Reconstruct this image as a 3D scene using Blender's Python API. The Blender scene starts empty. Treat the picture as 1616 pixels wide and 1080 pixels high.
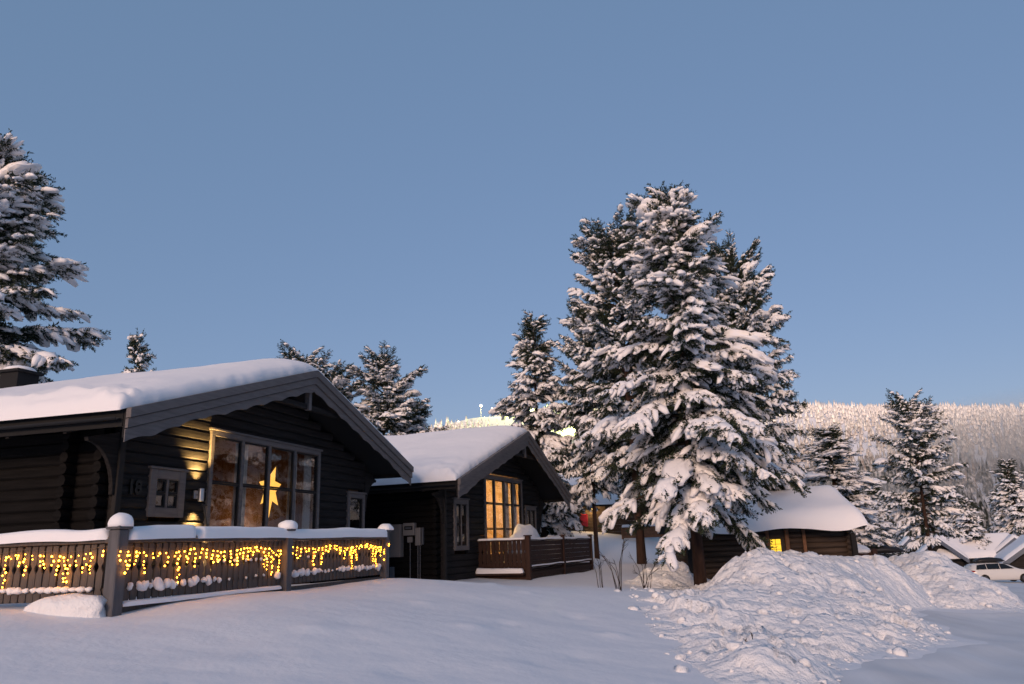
import bpy, math, random
import numpy as np
from mathutils import Vector, Matrix, noise as mnoise

R = math.radians
scene = bpy.context.scene
COL = scene.collection

# ------------------------------------------------------------------ camera, sky, sun, exposure
EYE = 1.6
cam_d = bpy.data.cameras.new('camera')
cam = bpy.data.objects.new('camera', cam_d)
COL.objects.link(cam)
scene.camera = cam
cam_d.sensor_width = 36.0
cam_d.lens = 36.0 * 1200 / 1616
cam_d.clip_start = 0.1
cam_d.clip_end = 20000
PITCH, ROLL = 14.8, 1.9
cam.matrix_world = (Matrix.Translation((0, 0, EYE)) @ Matrix.Rotation(R(90 + PITCH), 4, 'X')
                    @ Matrix.Rotation(R(-ROLL), 4, 'Z'))

SUN_AZ = 200.0      # compass bearing the sun stands at: behind the camera, a little to the left
SUN_EL = 7.0
world = bpy.data.worlds.new('World')
scene.world = world
world.use_nodes = True
wn = world.node_tree
wn.nodes.clear()
w_out = wn.nodes.new('ShaderNodeOutputWorld')
w_bg = wn.nodes.new('ShaderNodeBackground')
w_sky = wn.nodes.new('ShaderNodeTexSky')
w_sky.sky_type = 'NISHITA'
w_sky.sun_disc = False
w_sky.sun_elevation = R(SUN_EL)
w_sky.sun_rotation = R(SUN_AZ)
w_sky.air_density = 1.0
w_sky.dust_density = 0.3
w_sky.ozone_density = 2.0
w_bg.inputs['Strength'].default_value = 0.111
# dusk tint over the whole sky, plus an even share of twilight scattered light
w_tint = wn.nodes.new('ShaderNodeVectorMath')
w_tint.operation = 'MULTIPLY_ADD'
w_tint.inputs[1].default_value = (0.50, 0.37, 0.44)
w_tint.inputs[2].default_value = (0.74, 1.27, 2.0)
wn.links.new(w_sky.outputs[0], w_tint.inputs[0])
wn.links.new(w_tint.outputs[0], w_bg.inputs[0])
wn.links.new(w_bg.outputs[0], w_out.inputs[0])

sun_d = bpy.data.lights.new('sun', 'SUN')
sun_d.energy = 5.0
sun_d.angle = R(34)
sun_d.color = (1.0, 0.68, 0.48)
sun = bpy.data.objects.new('sun', sun_d)
COL.objects.link(sun)
_sd = Vector((math.sin(R(SUN_AZ)) * math.cos(R(SUN_EL)), math.cos(R(SUN_AZ)) * math.cos(R(SUN_EL)), math.sin(R(SUN_EL))))
sun.rotation_euler = _sd.to_track_quat('Z', 'Y').to_euler()

vs = scene.view_settings
vs.view_transform = 'Standard'
vs.look = 'None'
vs.exposure = 0.40
vs.gamma = 1.0
vs.use_curve_mapping = False
try:
    scene.cycles.use_denoising = True
    scene.cycles.max_bounces = 8
    scene.cycles.transparent_max_bounces = 12
    scene.cycles.caustics_reflective = False
    scene.cycles.caustics_refractive = False
    scene.cycles.sample_clamp_indirect = 4.0
except Exception:
    pass

rng = random.Random(7)
nrng = np.random.default_rng(7)

# ------------------------------------------------------------------ materials
MATS = {}


def mat(name, col, rough=0.7, var=0.0, scale=4.0, bump=0.0, bscale=30.0, stretch=(1, 1, 1), metal=0.0,
        emit=None, estr=0.0, col2=None, spec=0.3, thr=None):
    m = bpy.data.materials.new(name)
    m.use_nodes = True
    nt = m.node_tree
    b = nt.nodes['Principled BSDF']
    b.inputs['Roughness'].default_value = rough
    b.inputs['Metallic'].default_value = metal
    b.inputs['Specular IOR Level'].default_value = spec
    b.inputs['Base Color'].default_value = (*col, 1)
    tc = nt.nodes.new('ShaderNodeTexCoord')
    mp = nt.nodes.new('ShaderNodeMapping')
    mp.inputs['Scale'].default_value = stretch
    nt.links.new(tc.outputs['Object'], mp.inputs[0])
    if var or col2:
        n = nt.nodes.new('ShaderNodeTexNoise')
        n.inputs['Scale'].default_value = scale
        n.inputs['Detail'].default_value = 6
        nt.links.new(mp.outputs[0], n.inputs['Vector'])
        cr = nt.nodes.new('ShaderNodeValToRGB')
        lo, hi = thr or (0.3, 0.7)
        cr.color_ramp.elements[0].position = lo
        cr.color_ramp.elements[1].position = hi
        c2 = col2 or tuple(min(1, c * (1 + var)) for c in col)
        c1 = col if col2 else tuple(c * (1 - var) for c in col)
        cr.color_ramp.elements[0].color = (*c1, 1)
        cr.color_ramp.elements[1].color = (*c2, 1)
        nt.links.new(n.outputs['Fac'], cr.inputs[0])
        nt.links.new(cr.outputs[0], b.inputs['Base Color'])
    if bump:
        n2 = nt.nodes.new('ShaderNodeTexNoise')
        n2.inputs['Scale'].default_value = bscale
        n2.inputs['Detail'].default_value = 5
        nt.links.new(mp.outputs[0], n2.inputs['Vector'])
        bp = nt.nodes.new('ShaderNodeBump')
        bp.inputs['Strength'].default_value = bump
        bp.inputs['Distance'].default_value = 0.02
        nt.links.new(n2.outputs['Fac'], bp.inputs['Height'])
        nt.links.new(bp.outputs[0], b.inputs['Normal'])
    if emit:
        b.inputs['Emission Color'].default_value = (*emit, 1)
        b.inputs['Emission Strength'].default_value = estr
    MATS[name] = m
    return m


def snow_mat(name, col, bscale, bstr, dist):
    m = mat(name, col, rough=0.75, spec=0.2)
    nt = m.node_tree
    b = nt.nodes['Principled BSDF']
    tc = nt.nodes.new('ShaderNodeTexCoord')
    prev = None
    for sc, st, d in ((bscale, bstr, dist), (bscale * 7, bstr * 0.6, dist * 0.2)):
        n = nt.nodes.new('ShaderNodeTexNoise')
        n.inputs['Scale'].default_value = sc
        n.inputs['Detail'].default_value = 6
        nt.links.new(tc.outputs['Object'], n.inputs['Vector'])
        bp = nt.nodes.new('ShaderNodeBump')
        bp.inputs['Strength'].default_value = st
        bp.inputs['Distance'].default_value = d
        nt.links.new(n.outputs['Fac'], bp.inputs['Height'])
        if prev:
            nt.links.new(prev.outputs[0], bp.inputs['Normal'])
        prev = bp
    nt.links.new(prev.outputs[0], b.inputs['Normal'])
    return m


M_SNOW = snow_mat('snow_smooth', (0.80, 0.805, 0.835), 2.0, 0.45, 0.07)
M_SNOWR = snow_mat('snow_rough', (0.82, 0.82, 0.84), 6.0, 0.9, 0.09)
M_SNOWROOF = snow_mat('snow_roof', (0.86, 0.85, 0.87), 3.0, 0.35, 0.04)
M_SNOWT = mat('snow_tree', (0.86, 0.85, 0.87), rough=0.8, spec=0.2)
M_ROAD = mat('packed_snow', (0.67, 0.68, 0.705), rough=0.6, var=0.10, scale=0.7, bump=0.5, bscale=3.0, stretch=(1.6, 0.35, 1))
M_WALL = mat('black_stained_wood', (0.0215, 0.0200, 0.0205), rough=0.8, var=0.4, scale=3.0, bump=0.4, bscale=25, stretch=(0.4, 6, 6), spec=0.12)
M_WALLSHADE = mat('black_stained_wood_shaded', (0.0085, 0.0078, 0.0078), rough=0.8, var=0.4, scale=3.0, bump=0.4, bscale=25, stretch=(6, 0.4, 6), spec=0.08)  # same stain as the gable, the side wall's shade put into its colour
M_TRIM = mat('grey_trim_paint', (0.135, 0.122, 0.122), rough=0.7, var=0.18, scale=5, bump=0.25, bscale=30, stretch=(0.5, 4, 4))
M_TRIMD = mat('dark_trim_paint', (0.016, 0.015, 0.016), rough=0.7, var=0.2, scale=5)
M_RAIL = mat('grey_rail_paint', (0.085, 0.072, 0.066), rough=0.75, var=0.22, scale=6, bump=0.3, bscale=40, stretch=(4, 4, 0.6))
M_RAILP = mat('grey_post_paint', (0.095, 0.092, 0.10), rough=0.7, var=0.2, scale=4, bump=0.25, bscale=40, stretch=(4, 4, 0.6))
M_BROWN = mat('brown_stained_boards', (0.034, 0.014, 0.009), rough=0.7, var=0.35, scale=4, bump=0.3, bscale=25, stretch=(4, 4, 0.6))
M_LOG = mat('weathered_logs', (0.060, 0.042, 0.032), rough=0.8, var=0.4, scale=2.5, bump=0.5, bscale=18, stretch=(0.4, 4, 4))
M_BLACK = mat('dark_roof_felt', (0.012, 0.012, 0.013), rough=0.85)
M_GUTTER = mat('dark_gutter_metal', (0.012, 0.012, 0.013), rough=0.5)
M_GREYMETAL = mat('grey_conduit', (0.13, 0.13, 0.14), rough=0.5)
M_CABINET = mat('beige_cabinet_paint', (0.20, 0.17, 0.155), rough=0.55, var=0.06, scale=2)
M_CABINET2 = mat('pale_plastic', (0.26, 0.23, 0.21), rough=0.5)
M_BARK = mat('pine_bark', (0.040, 0.021, 0.015), rough=0.9, var=0.5, scale=3, bump=0.8, bscale=9, stretch=(2.5, 2.5, 0.7))
M_TWIG = mat('dark_twig', (0.030, 0.018, 0.014), rough=0.9)
M_NEEDLE = mat('pine_needles', (0.020, 0.030, 0.018), rough=0.8, col2=(0.042, 0.055, 0.034), scale=1.6, spec=0.15)
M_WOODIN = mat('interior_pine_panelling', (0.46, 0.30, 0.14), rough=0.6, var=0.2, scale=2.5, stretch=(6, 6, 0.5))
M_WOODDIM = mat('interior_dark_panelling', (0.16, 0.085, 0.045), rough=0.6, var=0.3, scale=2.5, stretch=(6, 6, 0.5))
M_CURTAIN = mat('pale_curtain', (0.42, 0.37, 0.33), rough=0.9, var=0.1, scale=8, stretch=(10, 10, 0.3))
M_STEEL = mat('brushed_lamp_metal', (0.45, 0.45, 0.47), rough=0.35, metal=0.9)
M_RED = mat('red_plastic', (0.22, 0.012, 0.03), rough=0.5)
M_TAN = mat('tan_boards', (0.20, 0.10, 0.055), rough=0.8, var=0.2, scale=6)
M_BLUETRIM = mat('blue_grey_trim', (0.10, 0.12, 0.16), rough=0.7)
M_NUM = mat('black_number_metal', (0.004, 0.004, 0.004), rough=0.4)
M_BULB = mat('warm_bulb', (0.9, 0.6, 0.2), emit=(1.0, 0.35, 0.018), estr=24.0)
M_CABLE = mat('pale_cable', (0.10, 0.09, 0.08), rough=0.6)
M_STAR = mat('paper_star', (0.9, 0.6, 0.2), emit=(1.0, 0.50, 0.07), estr=1.05)
M_LAMPE = mat('lamp_glow', (0.9, 0.7, 0.3), emit=(1.0, 0.62, 0.18), estr=14.0)
M_LITWIN = mat('lit_window', (0.8, 0.6, 0.1), emit=(1.0, 0.62, 0.03), estr=0.85)
M_FLOODW = mat('flood_white', (1, 1, 1), emit=(0.85, 0.95, 1.0), estr=6.0)
M_FLOODO = mat('flood_orange', (1, 0.8, 0.5), emit=(1.0, 0.60, 0.18), estr=3.0)
M_CARW = mat('white_car_paint', (0.62, 0.61, 0.60), rough=0.25, spec=0.5)
M_CARD = mat('dark_car_paint', (0.05, 0.06, 0.065), rough=0.25, spec=0.5)
M_GLASSD = mat('dark_car_glass', (0.008, 0.009, 0.010), rough=0.06, spec=0.5)
M_TYRE = mat('black_rubber', (0.012, 0.012, 0.012), rough=0.85)
M_RIM = mat('grey_alloy', (0.10, 0.10, 0.11), rough=0.4, metal=0.6)
M_TAIL = mat('red_lens', (0.25, 0.01, 0.01), rough=0.2)
M_PLASTIC = mat('black_plastic', (0.015, 0.015, 0.017), rough=0.4)


def glass_mat():
    m = bpy.data.materials.new('window_glass')
    m.use_nodes = True
    nt = m.node_tree
    nt.nodes.clear()
    o = nt.nodes.new('ShaderNodeOutputMaterial')
    tr = nt.nodes.new('ShaderNodeBsdfTransparent')
    gl = nt.nodes.new('ShaderNodeBsdfGlossy')
    gl.inputs['Roughness'].default_value = 0.02
    lw = nt.nodes.new('ShaderNodeLayerWeight')
    pw_ = nt.nodes.new('ShaderNodeMath')
    pw_.operation = 'POWER'
    pw_.inputs[1].default_value = 3.5
    nt.links.new(lw.outputs['Facing'], pw_.inputs[0])
    fr = nt.nodes.new('ShaderNodeMath')
    fr.operation = 'MULTIPLY_ADD'
    fr.inputs[1].default_value = 0.7
    fr.inputs[2].default_value = 0.05
    nt.links.new(pw_.outputs[0], fr.inputs[0])
    n = nt.nodes.new('ShaderNodeTexNoise')
    n.inputs['Scale'].default_value = 2.5
    bp = nt.nodes.new('ShaderNodeBump')
    bp.inputs['Strength'].default_value = 0.25
    bp.inputs['Distance'].default_value = 0.01
    tc = nt.nodes.new('ShaderNodeTexCoord')
    nt.links.new(tc.outputs['Object'], n.inputs['Vector'])
    nt.links.new(n.outputs['Fac'], bp.inputs['Height'])
    nt.links.new(bp.outputs[0], gl.inputs['Normal'])
    mx = nt.nodes.new('ShaderNodeMixShader')
    nt.links.new(fr.outputs[0], mx.inputs[0])
    nt.links.new(tr.outputs[0], mx.inputs[1])
    nt.links.new(gl.outputs[0], mx.inputs[2])
    nt.links.new(mx.outputs[0], o.inputs[0])
    return m


M_GLASS = glass_mat()

# ------------------------------------------------------------------ mesh helpers


class MB:
    def __init__(s):
        s.v, s.f = [], []

    def add(s, verts, faces):
        o = len(s.v)
        s.v += [tuple(p) for p in verts]
        s.f += [tuple(i + o for i in f) for f in faces]
        return s

    def box(s, x0, x1, y0, y1, z0, z1):
        return s.add([(x0, y0, z0), (x1, y0, z0), (x1, y1, z0), (x0, y1, z0), (x0, y0, z1), (x1, y0, z1), (x1, y1, z1), (x0, y1, z1)],
                     [(0, 3, 2, 1), (4, 5, 6, 7), (0, 1, 5, 4), (1, 2, 6, 5), (2, 3, 7, 6), (3, 0, 4, 7)])

    def cbox(s, x0, x1, y0, y1, z0, z1, b=0.008):
        # box with chamfered vertical and horizontal edges (octagonal in z-section plus top/bottom chamfer)
        ring = lambda e: [(x0 + b + e, y0 + e), (x1 - b - e, y0 + e), (x1 - e, y0 + b + e), (x1 - e, y1 - b - e), (x1 - b - e, y1 - e), (x0 + b + e, y1 - e), (x0 + e, y1 - b - e), (x0 + e, y0 + b + e)]
        vs_ = [(x, y, z0) for x, y in ring(b)] + [(x, y, z0 + b) for x, y in ring(0)] + [(x, y, z1 - b) for x, y in ring(0)] + [(x, y, z1) for x, y in ring(b)]
        fs = [tuple(range(7, -1, -1)), tuple(range(24, 32))]
        for k in range(3):
            for i in range(8):
                j = (i + 1) % 8
                fs.append((k * 8 + i, k * 8 + j, k * 8 + 8 + j, k * 8 + 8 + i))
        return s.add(vs_, fs)

    def prism(s, poly, axis, a, b):
        """poly: 2-D points; axis 'x','y','z' is the extrusion axis from a to b."""
        def P(p, t):
            return {'x': (t, p[0], p[1]), 'y': (p[0], t, p[1]), 'z': (p[0], p[1], t)}[axis]
        n = len(poly)
        vs_ = [P(p, a) for p in poly] + [P(p, b) for p in poly]
        fs = [tuple(range(n)), tuple(range(2 * n - 1, n - 1, -1))]
        for i in range(n):
            j = (i + 1) % n
            fs.append((i, i + n, j + n, j))
        return s.add(vs_, fs)

    def tube(s, pts, rad, n=8, cap=True):
        pts = [Vector(p) for p in pts]
        if not isinstance(rad, (list, tuple)):
            rad = [rad] * len(pts)
        vs_, fs = [], []
        up = Vector((0, 0, 1))
        for i, p in enumerate(pts):
            d = (pts[min(i + 1, len(pts) - 1)] - pts[max(i - 1, 0)]).normalized()
            a = d.cross(up if abs(d.dot(up)) < 0.95 else Vector((1, 0, 0))).normalized()
            b = d.cross(a)
            for k in range(n):
                t = 2 * math.pi * k / n
                vs_.append(p + (a * math.cos(t) + b * math.sin(t)) * rad[i])
        for i in range(len(pts) - 1):
            for k in range(n):
                j = (k + 1) % n
                fs.append((i * n + k, i * n + j, i * n + n + j, i * n + n + k))
        if cap:
            fs.append(tuple(range(n - 1, -1, -1)))
            fs.append(tuple(range((len(pts) - 1) * n, len(pts) * n)))
        return s.add(vs_, fs)

    def mesh(s, name, m, smooth=False):
        me = bpy.data.meshes.new(name)
        me.from_pydata(s.v, [], s.f)
        if m:
            me.materials.append(m)
        if smooth:
            me.polygons.foreach_set('use_smooth', [True] * len(me.polygons))
        me.update()
        return me

    def build(s, name, m, parent=None, smooth=False):
        return link(name, s.mesh(name, m, smooth), parent)


def link(name, data, parent=None):
    o = bpy.data.objects.new(name, data)
    COL.objects.link(o)
    if parent:
        o.parent = parent
    return o


def npmesh(name, V, F, m, smooth=True):
    me = bpy.data.meshes.new(name)
    V = np.asarray(V, dtype=np.float32)
    F = np.asarray(F, dtype=np.int32)
    k = F.shape[1]
    me.vertices.add(len(V))
    me.vertices.foreach_set('co', V.ravel())
    me.loops.add(F.size)
    me.loops.foreach_set('vertex_index', F.ravel())
    me.polygons.add(len(F))
    me.polygons.foreach_set('loop_start', np.arange(0, F.size, k, dtype=np.int32))
    me.polygons.foreach_set('loop_total', np.full(len(F), k, dtype=np.int32))
    if smooth:
        me.polygons.foreach_set('use_smooth', np.ones(len(F), dtype=bool))
    me.materials.append(m)
    me.update(calc_edges=True)
    return me


def tag(o, label=None, cat=None, group=None, kind=None):
    if label:
        o['label'] = label
    if cat:
        o['category'] = cat
    if group:
        o['group'] = group
    if kind:
        o['kind'] = kind
    return o


def empty(name, loc, rz=0.0, label=None, cat=None, group=None):
    o = bpy.data.objects.new(name, None)
    o.empty_display_size = 0.3
    COL.objects.link(o)
    o.location = loc
    o.rotation_euler = (0, 0, rz)
    return tag(o, label, cat, group)


def fbm(P, sc, seed=0, octaves=4):
    """cheap numpy value noise over (N,2) or (N,3) points"""
    P = np.asarray(P, dtype=np.float64) * sc
    out = np.zeros(len(P))
    amp, tot = 1.0, 0.0
    for o in range(octaves):
        out += amp * vnoise(P * (2.0 ** o) + 17.3 * o, seed + o)
        tot += amp
        amp *= 0.5
    return out / tot


def vnoise(P, seed):
    I = np.floor(P).astype(np.int64)
    f = P - I
    f = f * f * (3 - 2 * f)
    d = P.shape[1]
    res = np.zeros(len(P))
    for c in range(2 ** d):
        w = np.ones(len(P))
        h = np.full(len(P), seed * 1013, dtype=np.int64)
        for k in range(d):
            b = (c >> k) & 1
            w = w * (f[:, k] if b else 1 - f[:, k])
            h = h ^ ((I[:, k] + b) * (73856093, 19349663, 83492791)[k])
        h = (h ^ (h >> 13)) * 1274126177
        h = h & 0x7fffffff
        h = (h ^ (h >> 11)) * 668265263 & 0x7fffffff
        res += w * ((h % 65536) / 32768.0 - 1.0)
    return res


def worley(P, sc, seed=0):
    """distance to the nearest jittered cell point (2-D)"""
    P = np.asarray(P) * sc
    I = np.floor(P).astype(np.int64)
    best = np.full(len(P), 9.0)
    for dx in (-1, 0, 1):
        for dy in (-1, 0, 1):
            C = I + np.array([dx, dy])
            h = (C[:, 0] * 73856093) ^ (C[:, 1] * 19349663) ^ (seed * 83492791)
            h = (h ^ (h >> 13)) * 1274126177 & 0x7fffffff
            jx = (h % 1024) / 1024.0
            jy = ((h >> 10) % 1024) / 1024.0
            d = np.hypot(C[:, 0] + jx - P[:, 0], C[:, 1] + jy - P[:, 1])
            best = np.minimum(best, d)
    return best


def blocks(P, sc, seed=0):
    """broken slabs: every jittered cell gets its own height and tilt"""
    P = np.asarray(P) * sc
    I = np.floor(P).astype(np.int64)
    best = np.full(len(P), 9.0)
    val = np.zeros(len(P))
    for dx in (-1, 0, 1):
        for dy in (-1, 0, 1):
            C = I + np.array([dx, dy])
            h = (C[:, 0] * 73856093) ^ (C[:, 1] * 19349663) ^ (seed * 83492791)
            h = (h ^ (h >> 13)) * 1274126177 & 0x7fffffff
            ox = C[:, 0] + (h % 1024) / 1024.0 - P[:, 0]
            oy = C[:, 1] + ((h >> 10) % 1024) / 1024.0 - P[:, 1]
            h2 = (h * 668265263) & 0x7fffffff
            a = (h2 % 997) / 997.0
            tx = ((h2 >> 7) % 997) / 997.0 - .5
            ty = ((h2 >> 15) % 997) / 997.0 - .5
            d = np.hypot(ox, oy)
            m = d < best
            val = np.where(m, (a - .5) + 1.1 * (tx * ox + ty * oy) - .35 * d, val)
            best = np.minimum(best, d)
    return val


class TPS:
    def __init__(s, pts, lam=0.02):
        A = np.array(pts, dtype=float)
        s.p, z = A[:, :2], A[:, 2]
        n = len(A)
        K = s.k(s.p, s.p) + lam * np.eye(n)
        Q = np.c_[np.ones(n), s.p]
        S = np.block([[K, Q], [Q.T, np.zeros((3, 3))]])
        s.w = np.linalg.solve(S, np.r_[z, 0, 0, 0])

    @staticmethod
    def k(a, b):
        d = np.hypot(a[:, None, 0] - b[None, :, 0], a[:, None, 1] - b[None, :, 1])
        return np.where(d > 1e-9, d * d * np.log(d + 1e-12), 0)

    def __call__(s, P):
        P = np.asarray(P, dtype=float)
        out = np.empty(len(P))
        for i in range(0, len(P), 20000):
            q = P[i:i + 20000]
            out[i:i + 20000] = s.k(q, s.p) @ s.w[:-3] + s.w[-3] + q @ s.w[-2:]
        return out


def smoothstep(a, b, x):
    t = np.clip((x - a) / (b - a), 0, 1)
    return t * t * (3 - 2 * t)


def poly_sd(P, poly):
    """signed distance, positive inside"""
    P = np.asarray(P, dtype=float)
    poly = np.asarray(poly, dtype=float)
    d = np.full(len(P), 1e9)
    ins = np.zeros(len(P), dtype=bool)
    n = len(poly)
    for i in range(n):
        a, b = poly[i], poly[(i + 1) % n]
        e = b - a
        w = P - a
        t = np.clip((w @ e) / (e @ e), 0, 1)
        q = w - t[:, None] * e
        d = np.minimum(d, np.hypot(q[:, 0], q[:, 1]))
        c = ((a[1] > P[:, 1]) != (b[1] > P[:, 1]))
        with np.errstate(divide='ignore', invalid='ignore'):
            xi = (b[0] - a[0]) * (P[:, 1] - a[1]) / (b[1] - a[1]) + a[0]
        ins ^= c & (P[:, 0] < xi)
    return np.where(ins, d, -d)


def grid_faces(nx, ny):
    i = np.arange(nx - 1)
    j = np.arange(ny - 1)
    I, J = np.meshgrid(i, j, indexing='ij')
    a = (I * ny + J).ravel()
    return np.c_[a, a + ny, a + ny + 1, a + 1]


# ------------------------------------------------------------------ ground
GP = [(0, 0, 0), (2.5, 3, -.06), (-2, 3, .16), (-4.5, 6.2, .52), (-1.5, 7, .34), (1.2, 8.1, .05), (-7, 10.2, .98), (-9, 9, .95),
      (-5.24, 10.0, .88), (-4.2, 12.6, .99), (-2.9, 16.4, .96), (-2.3, 18, .90), (-1.6, 19.2, .66), (-0.9, 22, .46), (.3, 26.0, .42),
      (1.65, 29.5, .43), (3, 33, .42), (2.0, 11.9, .15), (2.2, 15.6, .32), (2.6, 19.9, .40), (0, 14, .50), (5.43, 24, -.02), (5.1, 33, .62), (3.86, 38, .75),
      (4, 45, 2.0), (8, 50, 1.9), (6, 30, .2), (9.5, 30, -.35), (12.5, 30, -.6), (10, 37, -.3), (4, 5, -.2), (6.5, 9.5, -.38), (9, 14, -.56),
      (13, 20, -.80), (20, 32, -1.3), (30, 50, -2.0), (37, 62, -2.45), (45, 75, -2.9), (60, 100, -3.6), (27, 54, -1.7), (-6, 15, .85), (-12, 15, .85),
      (-15, 30, 1.0), (-5, 29, .55), (-20, 45, 2), (-10, 45, 1.6), (0, 60, 2.4), (20, 70, -.6), (-30, 20, 1.1), (0, -15, .3), (10, -15, 0), (-12, -8, .5),
      (15, 0, -.1), (22, 10, -.4), (-30, -5, 1), (40, 20, -1.5), (55, 50, -2.5), (-30, 60, 2.5)]
G_TPS = TPS(GP, 0.05)


def ground_raw(P):
    P = np.asarray(P, dtype=float)
    z = G_TPS(P)
    far = smoothstep(70, 160, np.hypot(P[:, 0] - 5, P[:, 1] - 35))
    zf = -3.0 - 0.004 * np.maximum(0, P[:, 1] - 100) + 0.6 * fbm(P, 0.01, 5, 3)
    z = z * (1 - far) + zf * far
    nearw = 1 - smoothstep(30, 80, np.hypot(P[:, 0], P[:, 1]))
    return z + nearw * (0.07 * fbm(P, 0.22, 3, 3) + 0.028 * fbm(P, 0.8, 9, 3))


def gz(x, y):
    return float(ground_raw(np.array([[x, y]]))[0])


ROADP = [(-1, -14), (0.6, 2), (2.6, 7.5), (3.3, 9.2), (4.8, 11.4), (7.0, 13.3), (9.2, 16.0), (10.2, 20.2), (11.9, 23.0), (14.6, 23.2), (17, 25.5),
         (19, 31), (22, 40), (27, 52), (33, 60), (44, 72), (52, 66), (44, 50), (34, 36), (26, 22), (20, 10), (14, 0), (12, -14)]


def ground_full(P):
    z = ground_raw(P)
    road = smoothstep(-0.5, 0.7, poly_sd(P, ROADP) + 0.35 * fbm(P, 0.7, 21, 2))
    z = z - 0.10 * road + road * 0.018 * fbm(P * np.array([1.0, 0.35]), 1.6, 31, 3)
    # shallow dents and clods in the untouched snow in front of the terrace
    for (x, y, r, a) in ((-0.69, 11.27, .20, .05), (-0.2, 12.0, .16, -.05), (-2.56, 9.97, .22, .04), (-2.2, 10.6, .2, -.04), (1.38, 12.06, .2, .05),
                         (0.9, 13.6, .18, -.05), (-1.6, 13.2, .16, .04), (0.1, 16.2, .15, .06), (-0.6, 17.4, .15, .05), (0.7, 10.2, .25, -.03), (-3.0, 8.2, .3, .03),
                         (-0.1, 9.2, .2, .03), (-1.2, 8.3, .25, -.03)):
        d2 = (P[:, 0] - x) ** 2 + (P[:, 1] - y) ** 2
        z = z + a * np.exp(-d2 / (r * r))
    return z


def axis(knots):
    out = []
    for a, b, st in knots:
        n = max(1, int(round((b - a) / st)))
        out += list(np.linspace(a, b, n, endpoint=False))
    out.append(knots[-1][1])
    return np.array(out)


gx = axis([(-3000, -400, 260), (-400, -60, 34), (-60, -14, 2.0), (-14, 16, 0.14), (16, 60, 1.0), (60, 400, 34), (400, 3000, 260)])
gy = axis([(-5000, -400, 460), (-400, -20, 38), (-20, 2, 1.0), (2, 30, 0.14), (30, 90, 1.0), (90, 300, 14), (300, 3000, 300)])
GX, GY = np.meshgrid(gx, gy, indexing='ij')
P2 = np.c_[GX.ravel(), GY.ravel()]
ground = link('ground', npmesh('ground', np.c_[P2, ground_full(P2)], grid_faces(len(gx), len(gy)), M_SNOW))
tag(ground, kind='structure')

# packed road: a sheet just above the ground inside the road outline
ry = axis([(-14, 3, 0.5), (3, 30, 0.15), (30, 72, 0.8)])
rx = axis([(-2, 24, 0.15), (24, 54, 0.8)])
RX, RY = np.meshgrid(rx, ry, indexing='ij')
RP = np.c_[RX.ravel(), RY.ravel()]
sd = poly_sd(RP, ROADP) + 0.35 * fbm(RP, 0.7, 21, 2)
rz_ = ground_full(RP) + np.clip(0.16 * (sd + 0.25), -0.07, 0.03)
# wheel ruts along the road
ang = (RP[:, 0] - 0.62 * RP[:, 1])
rz_ += np.where(sd > 0.3, 0.022 * np.cos(ang * 2 * math.pi / 1.5) * (0.5 + 0.5 * fbm(RP, 0.3, 77, 2)), 0)
rf = grid_faces(len(rx), len(ry))
rf = rf[(sd[rf] > -0.75).any(axis=1)]
road = link('road', npmesh('road', np.c_[RP, rz_], rf, M_ROAD))
tag(road, kind='structure')


def snow_heap(name, poly, ctrl, x0, x1, y0, y1, step, amp, seed, label):
    poly_a = np.array(poly, dtype=float)
    edge = []
    for i in range(len(poly_a)):
        for t in (0, .5):
            q = poly_a[i] * (1 - t) + poly_a[(i + 1) % len(poly_a)] * t
            edge.append((q[0], q[1], gz(*q) - 0.02))
    tps = TPS(list(ctrl) + edge, 0.01)
    xs, ys = np.arange(x0, x1, step), np.arange(y0, y1, step)
    X, Y = np.meshgrid(xs, ys, indexing='ij')
    P = np.c_[X.ravel(), Y.ravel()]
    W = P + 0.25 * np.c_[fbm(P, 0.9, seed, 3), fbm(P, 0.9, seed + 50, 3)]
    sdv = poly_sd(W, poly_a)
    m = smoothstep(-0.15, 0.9, sdv)
    g = ground_full(P)
    base = tps(P)
    w1 = worley(W, 0.9, seed)
    w2 = worley(W + 0.1 * np.c_[fbm(P, 4, seed + 3, 2), fbm(P, 4, seed + 4, 2)], 2.3, seed + 1)
    w3 = worley(W, 5.5, seed + 2)
    Wj = W + 0.06 * np.c_[fbm(P, 6, seed + 13, 2), fbm(P, 6, seed + 14, 2)]
    lump = (0.5 - w1) * 0.55 + 1.05 * blocks(Wj, 1.25, seed + 21) + 0.50 * blocks(Wj, 3.0, seed + 22) + 0.20 * blocks(Wj, 7.0, seed + 23) + 0.8 * fbm(P, 0.6, seed + 7, 4) + 0.22 * fbm(P, 3.0, seed + 8, 3)
    patch = 0.55 + 0.45 * smoothstep(-0.25, 0.35, fbm(P, 0.35, seed + 11, 2))
    z = g * (1 - m) + base * m + amp * lump * m * patch - 0.10 * (1 - smoothstep(-0.3, 0.15, sdv))
    F = grid_faces(len(xs), len(ys))
    F = F[(sdv[F] > -0.5).any(axis=1)]
    used = np.unique(F)
    remap = np.full(len(P), -1)
    remap[used] = np.arange(len(used))
    o = link(name, npmesh(name, np.c_[P, z][used], remap[F], M_SNOWR))
    tag(o, label, 'snowbank', 'ploughed snowbanks along the road', 'thing')

    return P, z, sdv, xs, ys


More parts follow.
